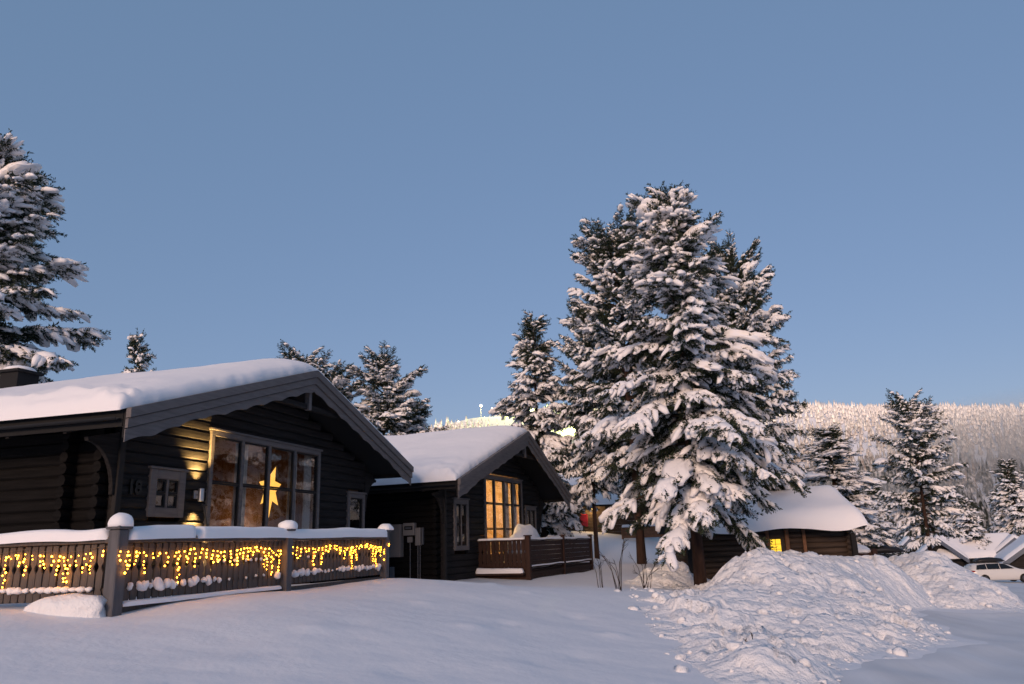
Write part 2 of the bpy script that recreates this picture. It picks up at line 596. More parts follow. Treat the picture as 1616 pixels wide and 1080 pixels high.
bankP = [(2.0, 8.4), (1.95, 10), (2.0, 12.2), (2.2, 15.6), (2.55, 19.9), (3.4, 23.5), (3.3, 27.2), (5.2, 28.6), (8, 27.2), (11, 27.6), (13.6, 27.4), (13.4, 25.0), (11.5, 23.0),
         (10.0, 20.4), (9.0, 16.4), (6.8, 13.6), (4.9, 11.5), (3.6, 9.2), (3.0, 8.2)]
bankC = [(2.8, 10.0, .20), (3.6, 11.2, .18), (2.9, 12.5, .34), (3.0, 15, .44), (5.45, 20.9, .96), (4.55, 20.2, .30), (4.65, 21.6, .16), (4.2, 18.8, .28), (4.9, 22.3, .20), (5.0, 19.2, .62), (6.35, 22, 1.06), (7.4, 23.2, 1.08), (8.45, 24, 1.02), (10.38, 25, .88), (12.01, 26, .62), (4.08, 27, .52), (5.3, 26.7, .75), (4.75, 27, .70),
         (4.9, 23.6, .02), (5.5, 23.6, .12), (4.2, 22.0, .16), (5.6, 24.6, .05), (4.3, 24.6, .15), (4.8, 15.0, .30), (7, 17.2, .16), (8.5, 20, .28), (6.3, 19, .62), (3.4, 13, .12), (3.6, 17.5, .42), (3.4, 20.6, .32),
         (7.3, 25.6, .3), (9.5, 26.4, .2)]
b1 = snow_heap('snowbank', bankP, bankC, 1.6, 14.4, 7.6, 29.2, 0.058, 0.21, 40, 'wide rough ploughed snowbank in front of the tall snowy pine')
heapP = [(11.9, 24.6), (13.2, 23.6), (14.6, 23.4), (16.6, 25.4), (17.6, 28.5), (17.2, 31.2), (15, 33), (12.8, 32.6), (11.8, 29.5)]
heapC = [(14.33, 31, .38), (14.87, 30, .68), (15.51, 29, .55), (15.21, 27, .10), (14.4, 25.2, -.35), (13.2, 29, .2), (13.0, 26.5, -.25), (16.6, 28.5, -.3)]
b2 = snow_heap('snowbank', heapP, heapC, 11, 18.4, 22.6, 34, 0.09, 0.19, 90, 'smaller ploughed snowbank near the white parked car')

# ------------------------------------------------------------------ far mountain, added shading ridge behind, forest


def ridge_h(X):
    xs = [-3000, -1400, -700, -330, -122, -90, -48, 60, 200, 406, 590, 741, 1000, 1500, 3000]
    hs = [30, 40, 60, 95, 145, 164, 173, 173, 173, 167, 158, 151, 142, 124, 90]
    return np.interp(X, xs, hs)


def mount(P):
    h = ridge_h(P[:, 0]) + 3.0 * fbm(P, 0.012, 61, 3)
    up = smoothstep(240, 1130, P[:, 1]) ** 0.9
    # gentle, convex flank that rounds off at the top
    back = 1 - 0.25 * smoothstep(1200, 2600, P[:, 1])
    z = -4 + (h + 4) * up * back
    z += 10 * smoothstep(300, 500, P[:, 1]) * (1 - smoothstep(900, 1100, P[:, 1])) * fbm(P, 0.006, 63, 3)
    return z


mx = axis([(-3000, -500, 60), (-500, 1300, 12), (1300, 3000, 60)])
my = axis([(235, 1250, 12), (1250, 2600, 60)])
MX, MY = np.meshgrid(mx, my, indexing='ij')
MP = np.c_[MX.ravel(), MY.ravel()]
mountain = link('mountain', npmesh('mountain', np.c_[MP, mount(MP)], grid_faces(len(mx), len(my)), M_SNOWT))
tag(mountain, kind='structure')

# unseen ridge added behind the viewer, shaped so that it keeps the low sun off the valley floor
hx = axis([(-9000, 9000, 250)])
hy = axis([(-2000, -250, 50)])
HX, HY = np.meshgrid(hx, hy, indexing='ij')
HP = np.c_[HX.ravel(), HY.ravel()]
RIDGE_BACK = 190.0
hz = (RIDGE_BACK + 6 * fbm(HP, 0.0015, 71, 3)) * np.exp(-((HP[:, 1] + 950) / 300.0) ** 2) - 8
shading_ridge = link('shading_ridge', npmesh('shading_ridge', np.c_[HP, hz], grid_faces(len(hx), len(hy)), M_SNOWT))
tag(shading_ridge, kind='structure')

PISTE = [(-135, 1180), (-60, 1180), (-52, 1120), (-45, 1040), (-20, 960), (20, 880), (60, 800), (100, 700), (118, 560), (60, 560), (40, 680), (-10, 780), (-60, 860), (-105, 960), (-128, 1060)]


def forest_mesh(name, n, seed, xr, yr, hr, m, keep=None, sides=6, tiers=2):
    g = np.random.default_rng(seed)
    X = g.uniform(*xr, n)
    Y = g.uniform(*yr, n)
    P = np.c_[X, Y]
    den = 0.55 + 0.9 * fbm(P, 0.012, seed + 5, 3)
    ok = g.uniform(0, 1, n) < den
    ok &= poly_sd(P, PISTE) < -3
    if keep is not None:
        ok &= keep(P, g)
    P = P[ok]
    n = len(P)
    Z = mount(P)
    H = g.uniform(*hr, n) * (1 - 0.68 * smoothstep(850, 1130, P[:, 1])) * g.choice([.6, .85, 1, 1.15], n)
    Rr = H * g.uniform(0.13, 0.21, n)
    t = np.linspace(0, 2 * math.pi, sides, endpoint=False)
    Vs, Fs = [], []
    base = 0
    for k in range(tiers):
        z0 = Z + H * (0.08 + 0.36 * k)
        z1 = Z + H * (0.66 + 0.34 * k if tiers > 1 else 1.0)
        rr = Rr * (1 - 0.38 * k)
        jit = g.uniform(0.7, 1.25, (n, sides))
        ring = np.stack([P[:, :1] + rr[:, None] * np.cos(t) * jit, P[:, 1:] + rr[:, None] * np.sin(t) * jit,
                         np.repeat(z0[:, None], sides, 1) + g.uniform(-.05, .05, (n, sides)) * H[:, None]], -1)
        apex = np.stack([P[:, 0] + g.uniform(-.1, .1, n) * Rr, P[:, 1], z1], -1)[:, None]
        V = np.concatenate([ring, apex], 1).reshape(-1, 3)
        i = np.arange(sides)
        tri = np.stack([i, (i + 1) % sides, np.full(sides, sides)], -1)
        F = (np.arange(n)[:, None, None] * (sides + 1) + tri[None]).reshape(-1, 3) + base
        Vs.append(V)
        Fs.append(F)
        base += len(V)
    return npmesh(name, np.concatenate(Vs), np.concatenate(Fs), m, smooth=True)


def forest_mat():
    m = mat('frosted_forest_lit_top', (0.1, 0.1, 0.085), rough=0.9, spec=0.1)
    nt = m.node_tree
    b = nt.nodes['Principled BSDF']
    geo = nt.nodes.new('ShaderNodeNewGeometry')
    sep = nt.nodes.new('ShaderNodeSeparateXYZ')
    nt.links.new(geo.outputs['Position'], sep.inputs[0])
    alt = nt.nodes.new('ShaderNodeMapRange')  # paler with altitude: sunlit top and dim foot painted into the frost colour
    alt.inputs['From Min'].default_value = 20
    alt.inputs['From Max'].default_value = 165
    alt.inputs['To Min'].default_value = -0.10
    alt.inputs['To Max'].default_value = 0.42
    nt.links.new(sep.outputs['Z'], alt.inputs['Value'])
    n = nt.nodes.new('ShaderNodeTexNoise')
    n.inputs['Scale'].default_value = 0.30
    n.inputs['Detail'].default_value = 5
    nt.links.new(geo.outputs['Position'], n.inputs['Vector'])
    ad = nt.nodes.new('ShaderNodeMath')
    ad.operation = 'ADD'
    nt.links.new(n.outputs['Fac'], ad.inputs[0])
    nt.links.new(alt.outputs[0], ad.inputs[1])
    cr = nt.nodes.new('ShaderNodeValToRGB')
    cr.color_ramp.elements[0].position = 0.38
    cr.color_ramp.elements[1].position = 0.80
    cr.color_ramp.elements[0].color = (0.27, 0.225, 0.195, 1)  # dark tone lifted so that distant haze is in the colour
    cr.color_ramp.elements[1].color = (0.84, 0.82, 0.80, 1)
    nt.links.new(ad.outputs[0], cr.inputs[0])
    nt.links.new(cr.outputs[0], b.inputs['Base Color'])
    return m


M_FOREST = forest_mat()
M_FOREST2 = mat('frosted_dark_forest', (0.025, 0.03, 0.026), rough=0.9, col2=(0.50, 0.50, 0.52), scale=0.5, thr=(0.44, 0.68), spec=0.1)
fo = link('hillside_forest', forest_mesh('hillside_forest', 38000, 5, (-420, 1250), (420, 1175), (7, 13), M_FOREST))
tag(fo, 'frosted conifer forest covering the far mountainside below the ridge', 'forest', kind='stuff')
fo2 = link('valley_forest', forest_mesh('valley_forest', 7000, 9, (-250, 620), (240, 470), (8, 15), M_FOREST2))
tag(fo2, 'dark snowy conifer forest at the foot of the mountain', 'forest', kind='stuff')

# ------------------------------------------------------------------ trees


def ico(sub):
    import bmesh
    bm = bmesh.new()
    bmesh.ops.create_icosphere(bm, subdivisions=sub, radius=1)
    V = np.array([v.co[:] for v in bm.verts])
    F = np.array([[v.index for v in f.verts] for f in bm.faces])
    bm.free()
    return V, F


ICO1, ICO2, ICO3 = ico(1), ico(2), ico(3)


def snow_lobe(seed, ic, elong=(0.55, 0.24, 0.19), nz=0.35):
    """unit snow load along +x: lumpy, flat underneath, the outer end bending down"""
    V, F = ic
    d = 1 + nz * fbm(V * 1.0, 1.7, seed, 2)[:, None] + nz * 0.5 * fbm(V, 3.6, seed + 9, 2)[:, None]
    W = V * d * np.array(elong)
    W[:, 2] = np.where(W[:, 2] < 0, W[:, 2] * 0.55, W[:, 2])
    W[:, 0] += 0.5
    W[:, 2] -= 0.34 * np.clip(W[:, 0] - 0.35, 0, None) ** 1.7
    return W, F


LOBES = [snow_lobe(100 + i, ICO1 if i < 4 else ICO2, (0.56, random.Random(i).uniform(.17, .27), random.Random(i + 9).uniform(.13, .2)), .55) for i in range(8)]
PADS = [snow_lobe(200 + i, ICO3, (0.56, .40, .20), .8) for i in range(4)]


def snow_fan(seed):
    """a palm of snow with drooping fingers, as it lies on the end of a loaded branch"""
    g = np.random.default_rng(seed)
    V, F = ICO2
    W = V * (1 + .5 * fbm(V, 1.6, seed, 2)[:, None]) * np.array([.34, .26, .15])
    W[:, 2] = np.where(W[:, 2] < 0, W[:, 2] * .5, W[:, 2])
    W[:, 0] += .32
    Vs, Fs = [W], [F]
    n = len(W)
    k = int(g.integers(4, 7))
    for i in range(k):
        a = (i - (k - 1) / 2) * g.uniform(.26, .42) + g.uniform(-.1, .1)
        V, F = ICO1
        L = g.uniform(.26, .40)
        B = V * (1 + .5 * fbm(V, 1.6, seed * 7 + i, 2)[:, None]) * np.array([L, g.uniform(.085, .14), g.uniform(.07, .11)])
        x = B[:, 0] + L + .25
        y = B[:, 1]
        B = np.c_[x * math.cos(a) - y * math.sin(a), x * math.sin(a) + y * math.cos(a), B[:, 2] - .62 * np.clip(x - .35, 0, None) ** 1.5]
        Vs.append(B)
        Fs.append(F + n)
        n += len(B)
    return np.concatenate(Vs), np.concatenate(Fs)


FANS = [snow_fan(500 + i) for i in range(6)]


def tuft(seed, n):
    """unit needle spray along +x made of narrow triangles"""
    g = np.random.default_rng(seed)
    s = g.uniform(0.0, 1.0, n) ** 0.8
    a = g.uniform(0, 2 * math.pi, n)
    th = g.uniform(0.5, 1.15, n)
    ln = g.uniform(0.20, 0.36, n) * (1 - 0.25 * s)
    d = np.c_[np.cos(th), np.sin(th) * np.cos(a), np.sin(th) * np.sin(a) * 0.75 - 0.05]
    p0 = np.c_[s * 0.95, np.zeros(n), -0.10 * s ** 2]
    side = np.cross(d, g.normal(size=(n, 3)))
    side /= np.linalg.norm(side, axis=1)[:, None]
    w = g.uniform(0.035, 0.06, n)[:, None]
    V = np.stack([p0 - side * w * .6, p0 + d * ln[:, None] * .55 + side * w, p0 + d * ln[:, None]], 1)
    F = np.arange(3 * n).reshape(n, 3)
    return V.reshape(-1, 3), F


TUFTS = [tuft(300 + i, 34) for i in range(6)]


def place(units, idx, O, D, L, roll, wid=None):
    """stack transformed copies of unit meshes; O origin, D direction (unit), L length"""
    Vs, Fs = [], []
    base = 0
    up = np.array([0, 0, 1.0])
    for u in range(len(units)):
        sel = np.where(idx == u)[0]
        if not len(sel):
            continue
        V, F = units[u]
        d = D[sel]
        y = np.cross(up, d)
        ny = np.linalg.norm(y, axis=1)
        y = np.where(ny[:, None] < 1e-3, np.array([0, 1.0, 0]), y / np.maximum(ny, 1e-6)[:, None])
        z = np.cross(d, y)
        c, s_ = np.cos(roll[sel])[:, None], np.sin(roll[sel])[:, None]
        y2, z2 = y * c + z * s_, z * c - y * s_
        l = L[sel][:, None, None]
        wd = (wid[sel] if wid is not None else L[sel])[:, None, None]
        W = (V[None, :, 0:1] * l * d[:, None] + V[None, :, 1:2] * wd * y2[:, None] + V[None, :, 2:3] * wd * z2[:, None]) + O[sel][:, None]
        Vs.append(W.reshape(-1, 3))
        Fs.append((np.arange(len(sel))[:, None, None] * len(V) + F[None]).reshape(-1, 3) + base)
        base += W.shape[0] * W.shape[1]
    return np.concatenate(Vs), np.concatenate(Fs)


def tree_meshes(name, seed, H, Rmax, cb, tr, shape='spruce', snow=0.7, gap=0.36, twig=0.15, dens=1.0, size=1.0):
    g = np.random.default_rng(seed)
    # trunk
    zt = np.linspace(0, 1, 14)
    wob = 0.012 * H
    ph = g.uniform(0, 6.28, 2)
    tx = wob * np.sin(zt * 4.2 + ph[0]) * zt
    ty = wob * np.sin(zt * 3.3 + ph[1]) * zt
    tb = MB()
    tb.tube([(tx[i], ty[i], zt[i] * H - (0.5 if i == 0 else 0)) for i in range(14)],
            [max(0.012, tr * (1 - 0.95 * t) * (1.18 if i == 0 else 1)) for i, t in enumerate(zt)], 10)
    trunk = tb.mesh(name + '_trunk', M_BARK, True)
    bb = MB()
    TO, TD, TL = [], [], []      # twigs
    PO, PD, PL = [], [], []      # large pads
    z = cb * H
    while z < H * 0.985:
        t = (z - cb * H) / (H - cb * H)
        if shape == 'heavy':
            prof = (1 - t ** 2.3) ** 0.62 * (0.80 + 0.20 * min(1, t / 0.18)) * (1 - 0.16 * t) + 0.04
        elif shape == 'spruce':
            prof = (1 - t) ** 0.64 * (0.62 + 0.38 * min(1, t / 0.16)) + 0.05
        else:
            prof = math.sqrt(max(0.0, 1 - (abs(t - 0.36) / 0.68) ** 2.1)) * (0.75 + .25 * min(1, t / .2)) + 0.04
        nb = int(g.integers(4, 7)) if t < 0.85 else 4
        for b in range(nb):
            if g.uniform() > dens:
                continue
            az = g.uniform(0, 2 * math.pi)
            L = Rmax * prof * (g.uniform(0.62, 1.18) if shape != 'heavy' else g.uniform(0.45, 1.16))
            if g.uniform() < 0.1:
                L *= 1.22
            L = max(L, 0.35)
            el = R(-12 + 70 * t ** 1.5 + g.uniform(-14, 16)) if shape == 'heavy' else R(-14 + 52 * t ** 1.2 + g.uniform(-9, 9)) if shape == 'spruce' else R(-6 + 58 * t ** 1.15 + g.uniform(-12, 12))
            zz = z + g.uniform(-gap, gap) * 0.5
            k = min(12, max(0, zz / H * 13))
            o = np.array([np.interp(zz / H, zt, tx), np.interp(zz / H, zt, ty), zz])
            h = np.array([math.cos(az), math.sin(az), 0])
            droop = (0.20 if shape == 'spruce' else (0.19 + 0.26 * t) if shape == 'heavy' else 0.13) * (1 - 0.6 * t) * g.uniform(0.5, 1.5)
            bend = g.uniform(-.22, .22)
            sv = np.array([-h[1], h[0], 0])

            def path(s):
                return o + h * (L * s * math.cos(el)) + sv * (bend * L * s * s) + np.array([0, 0, L * s * math.sin(el) - droop * L * s ** 1.8])
            pp = [path(s) for s in (0, .33, .66, 1.0)]
            r0 = max(0.010, 0.018 * L + 0.006)
            bb.tube([tuple(p) for p in pp], [r0, r0 * .75, r0 * .5, 0.006], 4, False)
            nt = max(3, int(L / twig))
            s0 = 0.12 if L > 1.2 else 0.06
            for i in range(nt):
                s = s0 + (1 - s0) * (i + g.uniform(0, 1)) / nt
                p = path(s)
                dv = path(min(1, s + .05)) - path(s - .05)
                dv /= np.linalg.norm(dv)
                for side in (-1, 1):
                    if g.uniform() < 0.12:
                        continue
                    a = R(g.uniform(28, 66)) * side
                    hd = np.array([dv[0] * math.cos(a) - dv[1] * math.sin(a), dv[0] * math.sin(a) + dv[1] * math.cos(a), 0])
                    hd[2] = dv[2] * .7 + g.uniform(-.34, .16) + 0.25 * max(0, t - .6)
                    hd /= np.linalg.norm(hd)
                    l = size * g.uniform(0.30, 0.52) * (1.0 + 0.5 * (1 - s)) * (0.75 + 0.25 * (1 - t))
                    TO.append(p + g.normal(0, .02, 3))
                    TD.append(hd)
                    TL.append(l)
            p = path(0.94)
            TO.append(p)
            TD.append(dv)
            TL.append(size * 0.45)
            if t < 0.9 and L > 0.9:
                for q in range(int(g.integers(0, 3) if snow < .75 else g.integers(3, 6))):
                    s = g.uniform(.42, .97)
                    PO.append(path(s) + np.array([0, 0, .02]))
                    dd = path(s) - path(s - .1)
                    PD.append(dd / np.linalg.norm(dd))
                    PL.append(size * g.uniform(.42, .95))
        z += gap * g.uniform(.75, 1.25) * (1 - 0.35 * t)
    # leader
    for i in range(6):
        zz = H * (1 - 0.012 * i)
        a = g.uniform(0, 6.28)
        d = np.array([math.cos(a) * .5, math.sin(a) * .5, .9])
        TO.append(np.array([tx[-1], ty[-1], zz - .2]))
        TD.append(d / np.linalg.norm(d))
        TL.append(.34 * size)
    TO, TD, TL = np.array(TO), np.array(TD), np.array(TL)
    n = len(TO)
    V, F = place(TUFTS, g.integers(0, len(TUFTS), n), TO, TD, TL * 1.08, g.uniform(0, 6.28, n))
    # second, lower layer of needles so that the undersides stay dark
    dn = TD + np.array([0, 0, -.45])
    dn /= np.linalg.norm(dn, axis=1)[:, None]
    V2, F2 = place(TUFTS, g.integers(0, len(TUFTS), n), TO - np.array([0, 0, .05]), dn, TL * .85, g.uniform(0, 6.28, n))
    needles = npmesh(name + '_needles', np.concatenate([V, V2]), np.concatenate([F, F2 + len(V)]), M_NEEDLE, smooth=False)
    # snow
    hh = TO[:, 2] / H
    pr = snow * np.clip(1.12 - 0.74 * np.clip((hh - .55) / .45, 0, 1), 0.2, 1)
    patchy = 0.52 + 1.35 * fbm(TO, 0.62, seed + 3, 2)
    sel = np.where(g.uniform(0, 1, n) < pr * np.clip(patchy + .35, .18, 1.2))[0]
    O = TO[sel] + np.array([0, 0, .035]) + TD[sel] * (TL[sel] * .12)[:, None]
    D = TD[sel] + np.array([0, 0, -.16])
    D /= np.linalg.norm(D, axis=1)[:, None]
    L = TL[sel] * g.uniform(.55, 1.0, len(sel))
    V, F = place(LOBES, g.integers(0, len(LOBES), len(sel)), O, D, L, g.uniform(-.35, .35, len(sel)), L * g.uniform(.9, 1.55, len(sel)))
    if PO and snow > 0.3:
        PO, PD, PL = np.array(PO), np.array(PD), np.array(PL)
        keep = g.uniform(0, 1, len(PO)) < min(1, snow * 1.05) * np.clip(1.25 - 1.0 * np.clip((PO[:, 2] / H - .5) / .5, 0, 1), .25, 1)
        PO, PD, PL = PO[keep], PD[keep], PL[keep]
        V3, F3 = place(FANS + PADS[:1], g.integers(0, 7, len(PO)), PO - PD * (PL * .4)[:, None], PD, PL, g.uniform(-.3, .3, len(PO)), PL * g.uniform(.75, 1.1, len(PO)))
        F = np.concatenate([F, F3 + len(V)])
        V = np.concatenate([V, V3])
    snowm = npmesh(name + '_snow', V, F, M_SNOWT)
    branches = bb.mesh(name + '_branches', M_TWIG, True)
    return trunk, branches, needles, snowm


def put_tree(name, meshes, loc, rz, s, label, group, cat='tree', lean=(0, 0)):
    t = empty(name, loc, rz, label, cat, group)
    t.scale = (s, s, s) if not isinstance(s, tuple) else s
    t.rotation_euler = (lean[0], lean[1], rz)
    for nm, me in zip(('trunk', 'branches', 'crown', 'snow_load'), meshes):
        o = link(nm, me, t)
        if nm in ('branches', 'snow_load'):
            tag(o, kind='stuff')
    return t


TA = tree_meshes('heavy_pine', 21, 12.9, 3.2, 0.225, 0.20, 'heavy', 1.0, 0.36, 0.15, size=1.12)
TB = tree_meshes('tall_pine', 12, 15.6, 3.3, 0.27, 0.24, 'pine', 0.84, 0.42, 0.17, size=1.1)
TC = tree_meshes('mid_spruce', 13, 12.0, 2.7, 0.10, 0.18, 'spruce', 1.0, 0.40, 0.18, size=1.15)
TD_ = tree_meshes('loose_pine', 14, 12.5, 3.1, 0.24, 0.20, 'pine', 0.97, 0.46, 0.19, 0.85, size=1.15)
TE = tree_meshes('small_far_spruce', 15, 9.0, 2.0, 0.08, 0.12, 'spruce', 0.95, 0.48, 0.24, size=1.3)

put_tree('snowy_pine', TA, (5.43, 24.0, gz(5.43, 24)), 0.4, 1.0, 'largest snow-laden pine at centre right, its bare trunk base beside the ploughed bank', None)
put_tree('snowy_pine', TB, (5.1, 33, gz(5.1, 33)), 1.3, (0.80, 0.80, 0.95), 'tall dark pine directly behind the largest snow-laden pine', None)
put_tree('snowy_pine', TB, (3.75, 38, gz(3.75, 38)), 3.6, (0.50, 0.50, 0.80), 'slim pine with long bare trunk just right of the brown fence', None)
put_tree('snowy_pine', TB, (9.87, 32, gz(9.87, 32)), 4.1, (0.62, 0.62, 0.90), 'dark pine rising from behind the small log cabin, right side of the clump', None)
put_tree('snowy_spruce', TC, (1.25, 39, gz(1.25, 39)), 2.0, (.92, .92, 1.0), 'snowy spruce rising behind the gable of the smaller cabin', None)
put_tree('snowy_spruce', TA, (-19.3, 26, gz(-19, 26)), 2.7, (1.32, 1.32, 1.21), 'huge snowy spruce at the left edge behind the main cabin roof', None)
put_tree('snowy_spruce', TE, (-23, 45, gz(-23, 45)), 0.2, (.8, .8, 1.37), 'tiny spruce tip peeking over the left part of the main roof', None)
put_tree('snowy_pine', TD_, (-12.9, 45, gz(-12.9, 45)), 1.0, (.95, .95, .90), 'leftmost snowy pine top showing behind the main gable peak', None)
put_tree('snowy_pine', TD_, (-10.4, 43, gz(-10.4, 43)), 4.0, (.85, .85, .78), 'middle, lower pine top showing behind the main gable peak', None)
put_tree('snowy_pine', TD_, (-7.3, 42, gz(-7.3, 42)), 2.2, (.85, .85, .83), 'rounded snowy pine between the two cabin roofs', None)
put_tree('snowy_spruce', TE, (-5.4, 43, gz(-5.4, 43)), 2.2, (.95, .95, .86), 'low snowy spruce just left of the floodlit ski slope', None)
put_tree('snowy_spruce', TC, (17.5, 43, gz(17.5, 43)), 4.4, (1.05, 1.05, .66), 'bushy snowy spruce behind the right end of the small log cabin', None)
put_tree('snowy_pine', TD_, (27.0, 52, gz(27, 52)), 0.3, (.82, .82, .94), 'lone pine before the mountain, between log cabin and right edge', None)
put_tree('snowy_spruce', TC, (54.8, 86, gz(54.8, 86)), 0.9, (1.1, 1.1, 1.0), 'snowy spruce cut off by the right edge above the far cabins', None)
k = 0
for (x, y, s, rz, lab) in ((31.5, 72, .82, 1, 'dim spruce beyond the right end of the log cabin roof'),
                           (35.0, 76, .9, 2, 'dim spruce nearest to the left side of the lone pine'),
                           (50.5, 90, .80, 3, 'dim spruce nearest to the right side of the lone pine'),
                           (47.0, 82, .85, 4, 'dim spruce above the middle of the long far cabin roof'),
                           (48.0, 95, 1.0, 6, 'farther spruce mostly hidden behind the crown of the lone pine'),
                           (55.0, 100, 1.05, 0, 'farthest spruce over the left part of the long far roof'),
                           (62.0, 100, 1.1, 2.1, 'far spruce just left of the spruce at the right edge'),
                           (2.0, 62, 1.0, 1.2, 'background spruce glimpsed between cabin gable and slim pine'),
                           (7.4, 58, .95, 2.9, 'background spruce behind the slim pine and far lit cottage'),
                           (12.0, 60, 1.0, 4.6, 'background spruce behind the middle of the tree clump')):
    put_tree('snowy_spruce', TE, (x, y, gz(x, y) - .1), rz, s, lab, 'background spruces')


# thin bare shrubs poking through the snow
def bare_shrub(loc, h, n, seed, label):
    g = random.Random(seed)
    m = MB()
    for i in range(n):
        a = g.uniform(0, 6.28)
        sp = g.uniform(.1, .55) * min(1, h)
        hh = h * g.uniform(.5, 1)
        b = (g.uniform(-.1, .1), g.uniform(-.1, .1), -.15)
        mid = (b[0] + math.cos(a) * sp * .35, b[1] + math.sin(a) * sp * .35, hh * .55)
        tip = (b[0] + math.cos(a) * sp, b[1] + math.sin(a) * sp, hh)
        m.tube([b, mid, tip], [.011, .008, .004], 5)
        for q in range(3):
            t = g.uniform(.4, .9)
            s0 = [mid[j] * (1 - t) + tip[j] * t for j in range(3)]
            a2 = a + g.uniform(-1.2, 1.2)
            m.tube([s0, (s0[0] + math.cos(a2) * .16 * min(1, h), s0[1] + math.sin(a2) * .16 * min(1, h), s0[2] + g.uniform(.02, .2) * min(1, h))], [.006, .003], 4)
    o = m.build('bare_shrub', M_TWIG)
    o.location = loc
    tag(o, label, 'shrub', 'bare shrubs in the snow')
    return o


bare_shrub((2.36, 19.0, gz(2.36, 19)), 1.35, 7, 1, 'tall thin bare shrub in front of the slim pine trunk')
bare_shrub((3.3, 20.8, gz(3.3, 20.8) + .1), .8, 8, 2, 'low tangled bare twigs left of the big pine trunk')
bare_shrub((2.05, 20.6, gz(2.05, 20.6)), .9, 4, 3, 'single thin stems beside the end of the brown fence')
bare_shrub((3.05, 10.9, gz(3.05, 10.9) + .12), .24, 2, 4, 'tiny forked twig poking out of the near snowbank')

# ------------------------------------------------------------------ cabins


def rot(u, v, a):
    return (u * math.cos(a) - v * math.sin(a), u * math.sin(a) + v * math.cos(a))


def half_log(m, a0, a1, z0, z1, face, depth, axis_='u', out=-1):
    """half-round siding board from a0 to a1; outer face at `face`, body `depth` deep; out = direction of the outer face"""
    h = z1 - z0
    prof = [(face - out * depth, z0), (face + out * -0.034, z0), (face + out * -0.004, z0 + h * .16), (face, z0 + h * .5), (face + out * -0.004, z0 + h * .84), (face + out * -0.034, z1), (face - out * depth, z1)]
    if axis_ == 'u':
        m.prism([(p[0], p[1]) for p in prof], 'x', a0, a1)
    else:
        m.prism([(p[0], p[1]) for p in prof], 'y', a0, a1)
    return m


def cut(iv, a, b):
    out = []
    for s, e in iv:
        if b <= s or a >= e:
            out.append((s, e))
            continue
        if a > s:
            out.append((s, a))
        if b < e:
            out.append((b, e))
    return out


def roof_snow(root, W, ua, he, ha, v0, v1, T0, seed, ov=0.10, label=None, over_l=0.12, over_r=0.12):
    nu, nv = 120, 70
    us = np.concatenate([np.linspace(-over_l, -over_l + .35, 10, endpoint=False), np.linspace(-over_l + .35, W + over_r - .35, nu - 20, endpoint=False), np.linspace(W + over_r - .35, W + over_r, 10)])
    vv = np.concatenate([np.linspace(v0, v0 + .7, 14, endpoint=False), np.linspace(v0 + .7, v1, nv - 14)])
    U, V = np.meshgrid(us, vv, indexing='ij')
    P = np.c_[U.ravel(), V.ravel()]
    u, v = P[:, 0], P[:, 1]
    zr = np.where(u < ua, he + (ha - he) * u / ua, he + (ha - he) * (W - u) / (W - ua))
    # soften the ridge
    soft = 0.55
    dr = np.abs(u - ua)
    k = np.clip(1 - dr / soft, 0, 1)
    zr = zr - (ha - he) / ua * soft * 0.5 * k * k * 0.9
    n1 = fbm(P, 0.45, seed, 3)
    n2 = fbm(P, 2.2, seed + 5, 3)
    n3 = fbm(P, 7.0, seed + 6, 2)
    du = np.minimum(u + over_l, W + over_r - u)
    dv = v - v0
    eu = np.sqrt(np.clip(1 - (1 - np.clip(du / (0.42 + .1 * n1), 0, 1)) ** 2, 0, 1))
    ev = np.sqrt(np.clip(1 - (1 - np.clip(dv / (1.1 + .3 * n1), 0, 1)) ** 2.0, 0, 1))
    lip = 0.55 + 0.45 * ev
    T = T0 * (1 + .22 * n1 + .04 * n2) * (0.25 + 0.75 * ev) * (0.08 + .92 * eu)
    edge = np.exp(-(du / .5) ** 2)
    n4 = fbm(P, 3.2, seed + 9, 3)
    rough = np.exp(-((u + over_l) / .85) ** 2)
    T = T + edge * (0.06 * n2 + 0.04 * n3) + rough * (.10 * n4 + .05 * n3) * eu + .012 * n3 * (1 - eu)
    z = zr + 0.02 + np.maximum(T, .02)
    uo = u + np.where(u < ua, -1, 1) * edge * (0.05 * n2 + .04 * n1) * eu
    top = np.c_[uo, v + np.exp(-(dv / .3) ** 2) * .03 * n3, z]
    F = grid_faces(len(us), len(vv))
    # skirt
    nU, nV = len(us), len(vv)
    idx = np.arange(nU * nV).reshape(nU, nV)
    loop = np.concatenate([idx[:, 0], idx[-1, 1:], idx[::-1, -1][1:], idx[0, ::-1][1:-1]])
    low = top[loop].copy()
    low[:, 2] = np.c_[zr[loop] + .01].ravel()
    lowi = np.arange(len(loop)) + len(top)
    a, b = loop, np.roll(loop, -1)
    c, d = np.roll(lowi, -1), lowi
    SK = np.c_[a, d, c, b]
    o = link('roof_snow', npmesh('roof_snow', np.concatenate([top, low]), np.concatenate([F, SK]), M_SNOWROOF), root)
    return o


